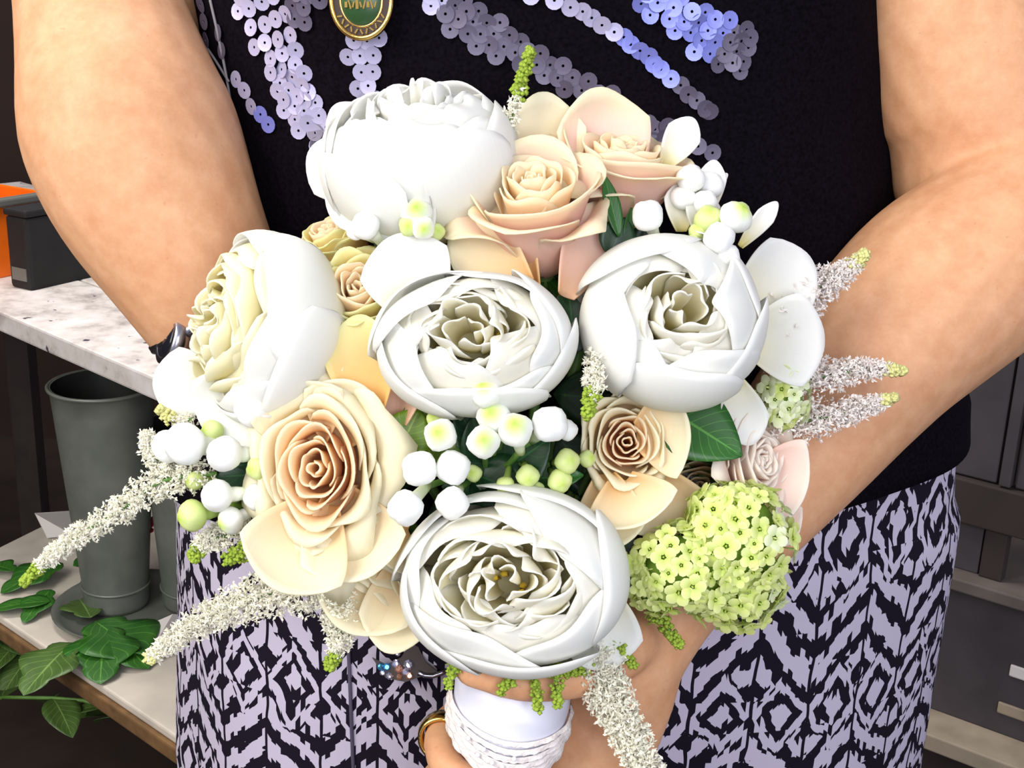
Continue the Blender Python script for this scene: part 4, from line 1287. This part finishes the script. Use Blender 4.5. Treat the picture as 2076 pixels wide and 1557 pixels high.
# legs
for sgn in (-1, 1):
    base = len(vs)
    cx0, cy0, hw, hd = lerp_table(TORSO, 0.72)
    for j in range(15):
        z = 0.74 - j * 0.72 / 14
        for i in range(49):
            a = 2 * PI * i / 48
            wd = hw * .50 - .01 * (j > 6)
            p = Vector((cx0 + sgn * hw * .52 + wd * math.cos(a), cy0 + hd * (.95 - .2 * j / 14) * math.sin(a), z))
            vs.append(p - PO)
            uvs.append((a * .11, z))
    for j in range(14):
        for i in range(48):
            fs.append((base + j * 49 + i, base + (j + 1) * 49 + i, base + (j + 1) * 49 + i + 1, base + j * 49 + i + 1))
trou = part('trousers', mesh_from('trousers', vs, fs, uvs), M['ikat'], person, label='wide cotton trousers with black and white ikat print')
tv = [Vector(v) + PO for v in vs]
tbvh = BVHTree.FromPolygons([tuple(v) for v in tv], fs)
pts = []
for py in range(1180, 1660, 20):
    d = ray(706 + (py - 1300) * .04, py).normalized()
    loc, nrm, _, _ = tbvh.ray_cast(CAM, d)
    if loc is not None:
        pts.append(loc - d * .0008 - PO)
if len(pts) > 3:
    b = MB(); b.tube(pts, .0011, 6)
    part('seam', b.mesh('seam'), M['sequin_dark'], trou)

# ------------------------------------------------------------------ things worn
# gold oval badge hanging on the chest
h_ = on_top(742, 0, 0.006)
bl, bn = h_
bn = (bn * .6 - FWD * .4).normalized()
badge = thing('badge', 'oval gold-rimmed medallion with raised lettering hanging on the black top', 'badge', frame(bl, bn))
RXb, RYb = mm(66, .63), mm(78, .63)
def oval(profile, n=48):
    vs, fs = lathe(profile, n)
    return [(x * RXb, y * RYb, z) for x, y, z in vs], fs
v_, f_ = oval([(0.001, 0), (.9, 0), (.9, .0022), (.001, .0022)]); part('plate', mesh_from('plate', v_, f_, None, False), M['brown_dark'], badge)
v_, f_ = oval([(.88, 0.0), (1.0, 0.0005), (1.02, .002), (.98, .0036), (.90, .0036), (.87, .0024), (.88, 0)]); part('rim', mesh_from('rim', v_, f_), M['gold'], badge)
v_, f_ = oval([(.62, .0020), (.66, .0031), (.69, .0020)]); part('inner_ring', mesh_from('inner_ring', v_, f_), M['gold'], badge)
M['badge_green'] = simple('green_enamel', (42, 74, 40), .3)
v_, f_ = oval([(0.001, .0026), (.60, .0026), (.62, .002)]); part('enamel', mesh_from('enamel', v_, f_), M['badge_green'], badge)
for i in range(9):
    b = MB(); b.box((0, 0, 0), RXb * (.05 if i % 3 else .09), RXb * (.26 if i % 2 else .17), .0008)
    part('raised_mark', b.mesh('raised_mark', False), M['gold'], badge, Matrix.Translation(((i - 4) * RXb * .115, RYb * -.10, .0030)) @ Matrix.Rotation(.3 * math.sin(i * 2.1), 4, 'Z'))
for i in range(11):
    a = math.radians(-150 + i * 12)
    b = MB(); b.box((0, 0, 0), RXb * .05, RXb * .16, .0008)
    part('raised_mark', b.mesh('raised_mark', False), M['gold'], badge, Matrix.Translation((math.cos(a) * RXb * .78, math.sin(a) * RYb * .78, .0026)) @ Matrix.Rotation(a + PI / 2 + (.5 if i % 2 else -.4), 4, 'Z'))
# cord that carries it
b = MB()
c0_ = [badge.matrix_world @ Vector((0, RYb, .001))]
for y in (-120, -200, -260):
    hh = on_top(742 + (y + 80) * .1, y, .003)
    if hh:
        c0_.append(hh[0])
if len(c0_) > 1:
    b.tube(to_local(badge.matrix_world, c0_), .0012, 6); part('cord', b.mesh('cord'), M['thread'], badge)

# jewelled wristwatch on the left arm
wc = P(352, 690, .665)
wt = thing('wristwatch', 'silver banded wristwatch on the arm behind the left peony', 'watch', frame(wc, axis_dir(-.85, .25, .6)))
vs, fs = lathe([(.001, -.004), (.012, -.004), (.014, 0), (.0135, .004), (.011, .005), (.010, .0042)], 28)
part('case', mesh_from('case', vs, fs), M['silver'], wt)
vs, fs = lathe([(.001, .0043), (.0102, .0043), (.0105, .003)], 28)
part('face', mesh_from('face', vs, fs), M['black_stone'], wt)
armc = P(500, 705, .702)
ad = (P(560, 800, .71) - P(475, 680, .70)).normalized()
x_ = (wc - armc); x_ = (x_ - ad * x_.dot(ad)); rr_ = x_.length; x_.normalize(); y_ = ad.cross(x_)
wc2 = wc - x_ * rr_
b = MB(); b.tube(to_local(wt.matrix_world, [wc2 + (x_ * math.cos(a) + y_ * math.sin(a)) * rr_ for a in [2 * PI * i / 40 for i in range(41)]]), .004, 8, False)
part('strap', b.mesh('strap'), M['silver'], wt)

# gold ring on the finger at the left of the handle
rc = P(898, 1492, .628)
rd = (P(912, 1560, .600) - P(945, 1450, .655)).normalized()
ring = thing('finger_ring', 'wide polished gold ring on the finger left of the ribbon handle', 'ring', frame(rc, rd))
ro = mm(42, .625)
vs, fs = lathe([(ro, -.0050), (ro + .0016, -.0047), (ro + .0024, 0), (ro + .0016, .0047), (ro, .0050), (ro - .0008, 0), (ro, -.0050)], 36)
part('band', mesh_from('band', vs, fs), M['gold'], ring)

# crystal brooch on the trousers under the bouquet
d = ray(805, 1348).normalized()
loc, nrm, _, _ = tbvh.ray_cast(CAM, d)
br = thing('jewelled_clasp', 'dark clasp set with blue and rose crystals on the trousers under the bouquet', 'clasp', frame(loc - FWD * .004, -FWD + UP * .2))
tq_ = (loc - CAM).dot(FWD)
b = MB()
pl = [(-48, 18), (-20, 4), (10, 18), (30, 48), (44, 40), (60, 8), (90, -14), (50, -20), (20, -30), (-20, -22)]
n_ = len(pl)
b.add([(mm(x, tq_), mm(y, tq_), 0) for x, y in pl] + [(mm(x, tq_), mm(y, tq_), .004) for x, y in pl], [tuple(range(n_ - 1, -1, -1)), tuple(range(n_, 2 * n_))] + [(i, (i + 1) % n_, n_ + (i + 1) % n_, n_ + i) for i in range(n_)])
part('backing', b.mesh('backing', False), M['brown_dark'], br)
for (x, y, r, mt) in ((-30, 0, 8, 'crystal_blue'), (-18, 0, 8, 'crystal_blue'), (0, 6, 9, 'crystal'), (6, -4, 9, 'crystal_rose'), (26, 4, 11, 'crystal'), (-12, -18, 8, 'crystal'), (20, -10, 8, 'crystal'), (28, -18, 8, 'crystal_rose'), (4, 26, 6, 'crystal'), (8, -20, 7, 'crystal_rose'), (-26, -12, 6, 'crystal')):
    rr_ = mm(r, tq_)
    vs, fs = lathe([(1e-5, 0), (rr_, 0), (rr_ * .95, rr_ * .3), (rr_ * .55, rr_ * .7), (1e-5, rr_ * .72)], 7)
    part('crystal', mesh_from('crystal', vs, fs, None, False), M[mt], br, Matrix.Translation((mm(x, tq_), mm(y, tq_), .004)) @ Matrix.Rotation(x * .3, 4, 'Z') @ Matrix.Rotation(.25 * math.sin(x), 4, 'X'))
b = MB(); b.tube([Vector((mm(x, tq_), mm(y, tq_), .005)) for x, y in ((45, -12), (58, -17), (75, -18), (92, -12), (105, -6))], .0014, 6)
part('chain', b.mesh('chain'), M['silver'], br)

# ------------------------------------------------------------------ ribbon handle
hp0, hp1 = P(1048, 1290, .612), P(1020, 1592, .598)
hax = (hp1 - hp0).normalized()
hm = frame(hp0, hax)
wrap = thing('bouquet_handle', 'stems bound in white satin with lace trim held in the hand', 'handle', hm)
Lh = (hp1 - hp0).length
def hr(f):
    return mm(lerp_table([(0, 112), (.30, 119), (.44, 120), (.56, 117), (.68, 106), (.80, 88), (.92, 62), (1.0, 30)], f)[0], .60)
rowsn, nn_ = 40, 48
vs, fs, uvs = [], [], []
for j in range(rowsn + 1):
    f = j / rowsn
    for i in range(nn_):
        a = 2 * PI * i / nn_
        r = hr(f) * (1 + .012 * math.sin(3 * a + f * 20))
        vs.append((r * math.cos(a), r * .78 * math.sin(a), f * Lh))
for j in range(rowsn):
    for i in range(nn_):
        fs.append((j * nn_ + i, j * nn_ + (i + 1) % nn_, (j + 1) * nn_ + (i + 1) % nn_, (j + 1) * nn_ + i))
fs.append(tuple(rowsn * nn_ + i for i in range(nn_)))
part('satin_wrap', mesh_from('satin_wrap', vs, fs), M['satin'], wrap)
# lace frills: sagging bands round the lower half of the wrap, each with a scalloped edge
def hsurf(a, f, lift):
    r = hr(min(max(f, 0), 1)) + lift
    return Vector((r * math.cos(a), r * .78 * math.sin(a), f * Lh))
viewa = None
vdir = hm.to_3x3().inverted() @ (-FWD)
va = math.atan2(vdir.y / .78, vdir.x)
for q, (f0, wd, sag) in enumerate(((.33, .035, .36), (.37, .04, .37), (.42, .04, .37), (.465, .045, .37), (.51, .045, .37), (.56, .05, .35), (.61, .05, .33))):
    G = np.zeros((7, 61, 3)); uv_ = []
    for j in range(7):
        for i in range(61):
            u = -1 + 2 * i / 60
            a = va + u * 1.75
            f = f0 + sag * math.cos(u * PI / 2 * .95) - .06 * u + wd * (j / 6) * (1 + .12 * math.sin(i * 1.9))
            f = min(f, .985)
            lift = .0010 + .0010 * (j / 6) * (1 + .7 * math.sin(i * .9 + q * 2)) + .0003 * q
            G[j, i] = hsurf(a, f, lift)
            uv_.append((i / 60, j / 6))
    part('lace_trim', grid_mesh('lace_trim', G, uv_, .0008), M['lace'], wrap)
for u, f in ((-.1, .80), (.05, .86), (.3, .76), (.5, .70), (.2, .84), (-.15, .90), (.62, .62), (.4, .80)):
    a = va + u * 1.4
    c = hsurf(a, min(f, .96), .0045)
    vs, fs = lathe([(.0012 * math.sin(x) + 1e-6, -.0012 * math.cos(x)) for x in [PI * i / 6 for i in range(7)]], 8)
    part('pearl', mesh_from('pearl', vs, fs), M['pearl'], wrap, Matrix.Translation(c))

# ------------------------------------------------------------------ leaves and scraps on the lower board and floor
lr = random.Random(21)
def flat_leaf(name, label, px, py, z, ang, L, W_, mat, group, lobes=2, tilt=.15):
    c = hit_z(px, py, z)
    o = part(name, leaf_mesh(name, L, W_, .12, tilt, lobes, nv=16), M[mat])
    o.matrix_world = Matrix.Translation(c + Vector((0, 0, .004 + tilt * L))) @ Matrix.Rotation(ang, 4, 'Z')
    o['label'] = label; o['category'] = 'leaf'; o['group'] = group
    return o
GI = 'ivy leaves on the lower board'
flat_leaf('ivy_leaf', 'ivy leaf right behind the green tip of the long plume', 130, 1165, ZL, 2.4, .10, .075, 'ivy', GI)
flat_leaf('ivy_leaf', 'ivy leaf left of the zinc vase foot', 150, 1170, ZL, -.9, .10, .075, 'ivy', GI)
flat_leaf('ivy_leaf', 'small upright ivy leaf just left of the round zinc dish', 105, 1215, ZL, 3.0, .08, .05, 'ivy', GI)
flat_leaf('ivy_leaf', 'single ivy leaf lying alone near the front edge, left of the dish', 105, 1240, ZL, 1.7, .085, .05, 'ivy', GI, 1)
flat_leaf('ivy_leaf', 'ivy leaf at the far left of the lower board', 30, 1175, ZL, 1.0, .07, .045, 'ivy', GI)
flat_leaf('ivy_leaf', 'big lobed ivy leaf in front of the round dish', 195, 1290, ZL, -2.3, .13, .12, 'ivy', GI)
flat_leaf('ivy_leaf', 'bright ivy leaf hanging over the front edge of the lower board', 215, 1300, ZL, -2.9, .12, .10, 'ivy', GI)
flat_leaf('ivy_leaf', 'pointed ivy leaf beside the knife on the lower board', 230, 1340, ZL, -1.2, .09, .06, 'ivy', GI)
flat_leaf('ivy_leaf', 'pale ivy leaf at the board edge under the dish', 150, 1330, ZL, -3.4, .11, .085, 'fern', GI)
flat_leaf('ivy_leaf', 'ivy leaf lying across the rim of the round dish', 185, 1275, ZL, .5, .09, .07, 'fern', GI)
# knife and papers
kc = hit_z(300, 1300, ZL + .006); kd = (hit_z(370, 1276, ZL + .006) - hit_z(250, 1304, ZL + .006)).normalized()
kn = thing('florist_knife', 'florist knife with a black handle lying on the lower board', 'knife', Matrix.Translation(kc) @ Matrix((kd, Vector((-kd.y, kd.x, 0)), Vector((0, 0, 1)))).transposed().to_4x4())
b = MB(); b.box((0, 0, 0.006), .13, .020, .012); part('handle', bevelled(b.mesh('handle', False), .004), M['black_stone'], kn)
b = MB(); b.box((-.105, 0, 0.006), .09, .016, .002); part('blade', bevelled(b.mesh('blade', False), .0006), M['silver'], kn)
def scrap(label, corners, z, mat='paper'):
    pts = [hit_z(x, y, z + (.03 if i == 1 else 0)) for i, (x, y) in enumerate(corners)]
    o0 = pts[0]
    b = MB(); b.add([p - o0 for p in pts] + [p - o0 - Vector((0, 0, .0008)) for p in pts], [tuple(range(len(pts))), tuple(range(2 * len(pts) - 1, len(pts) - 1, -1))] + [(i, len(pts) + i, len(pts) + (i + 1) % len(pts), (i + 1) % len(pts)) for i in range(len(pts))])
    o = part('paper_scrap', b.mesh('paper_scrap', False), M[mat]); o.location = o0
    o['label'] = label; o['category'] = 'paper'
scrap('pale paper scrap behind the zinc vase on the lower board', [(95, 1090), (70, 1040), (150, 1035), (150, 1085)], ZL + .004)
scrap('grey-white paper sheet under the black-handled knife', [(225, 1300), (350, 1245), (420, 1250), (300, 1330)], ZL + .003)
pk = hit_z(292, 1085, ZL + .06)
fb = thing('faded_bloom', 'small faded pink bloom between the two zinc vases', 'flower', frame(hit_z(296, 1180, ZL + .012), Vector((0, -.3, 1))))
for i in range(6):
    part('petal', leaf_mesh('petal', .03, .022, .3, -.5), M['pink_petal'], fb, Matrix.Rotation(i * PI / 3, 4, 'Z') @ Matrix.Translation((0, .004, .10)))
b = MB(); b.tube([(0, 0, .0), (.004, 0, .05), (0, 0, .10)], .002, 6); part('stem', b.mesh('stem'), M['stem'], fb)
# leafy cuttings on the floor below the bench
cut_i = 0
for (name_l, cx, cy, n, spread) in (('dull green leafy cutting hanging at the bottom left corner', 40, 1330, 26, 95), ('loose leafy cutting lower down beneath the shelf edge', 215, 1460, 12, 90)):
    c0_ = hit_z(cx, cy, .22)
    ct = thing('leafy_cutting', name_l, 'cutting', Matrix.Translation(c0_))
    b = MB(); sp_ = spline([Vector((-.16, .02, .02)), Vector((-.02, 0, .03)), Vector((.08, -.03, 0)), Vector((.2, -.08, -.05))], 10)
    b.tube(sp_, .003, 6); part('stem', b.mesh('stem'), M['stem'], ct)
    for i in range(n):
        q = sp_[lr.randrange(11)]
        sz = lr.uniform(.055, .09)
        part('leaf', leaf_mesh('leaf', sz, sz * .62, .2, .25), M['fern'], ct, Matrix.Translation(q) @ Matrix.Rotation(lr.uniform(0, 6.28), 4, 'Z') @ Matrix.Rotation(lr.uniform(-.5, .7), 4, 'X'))
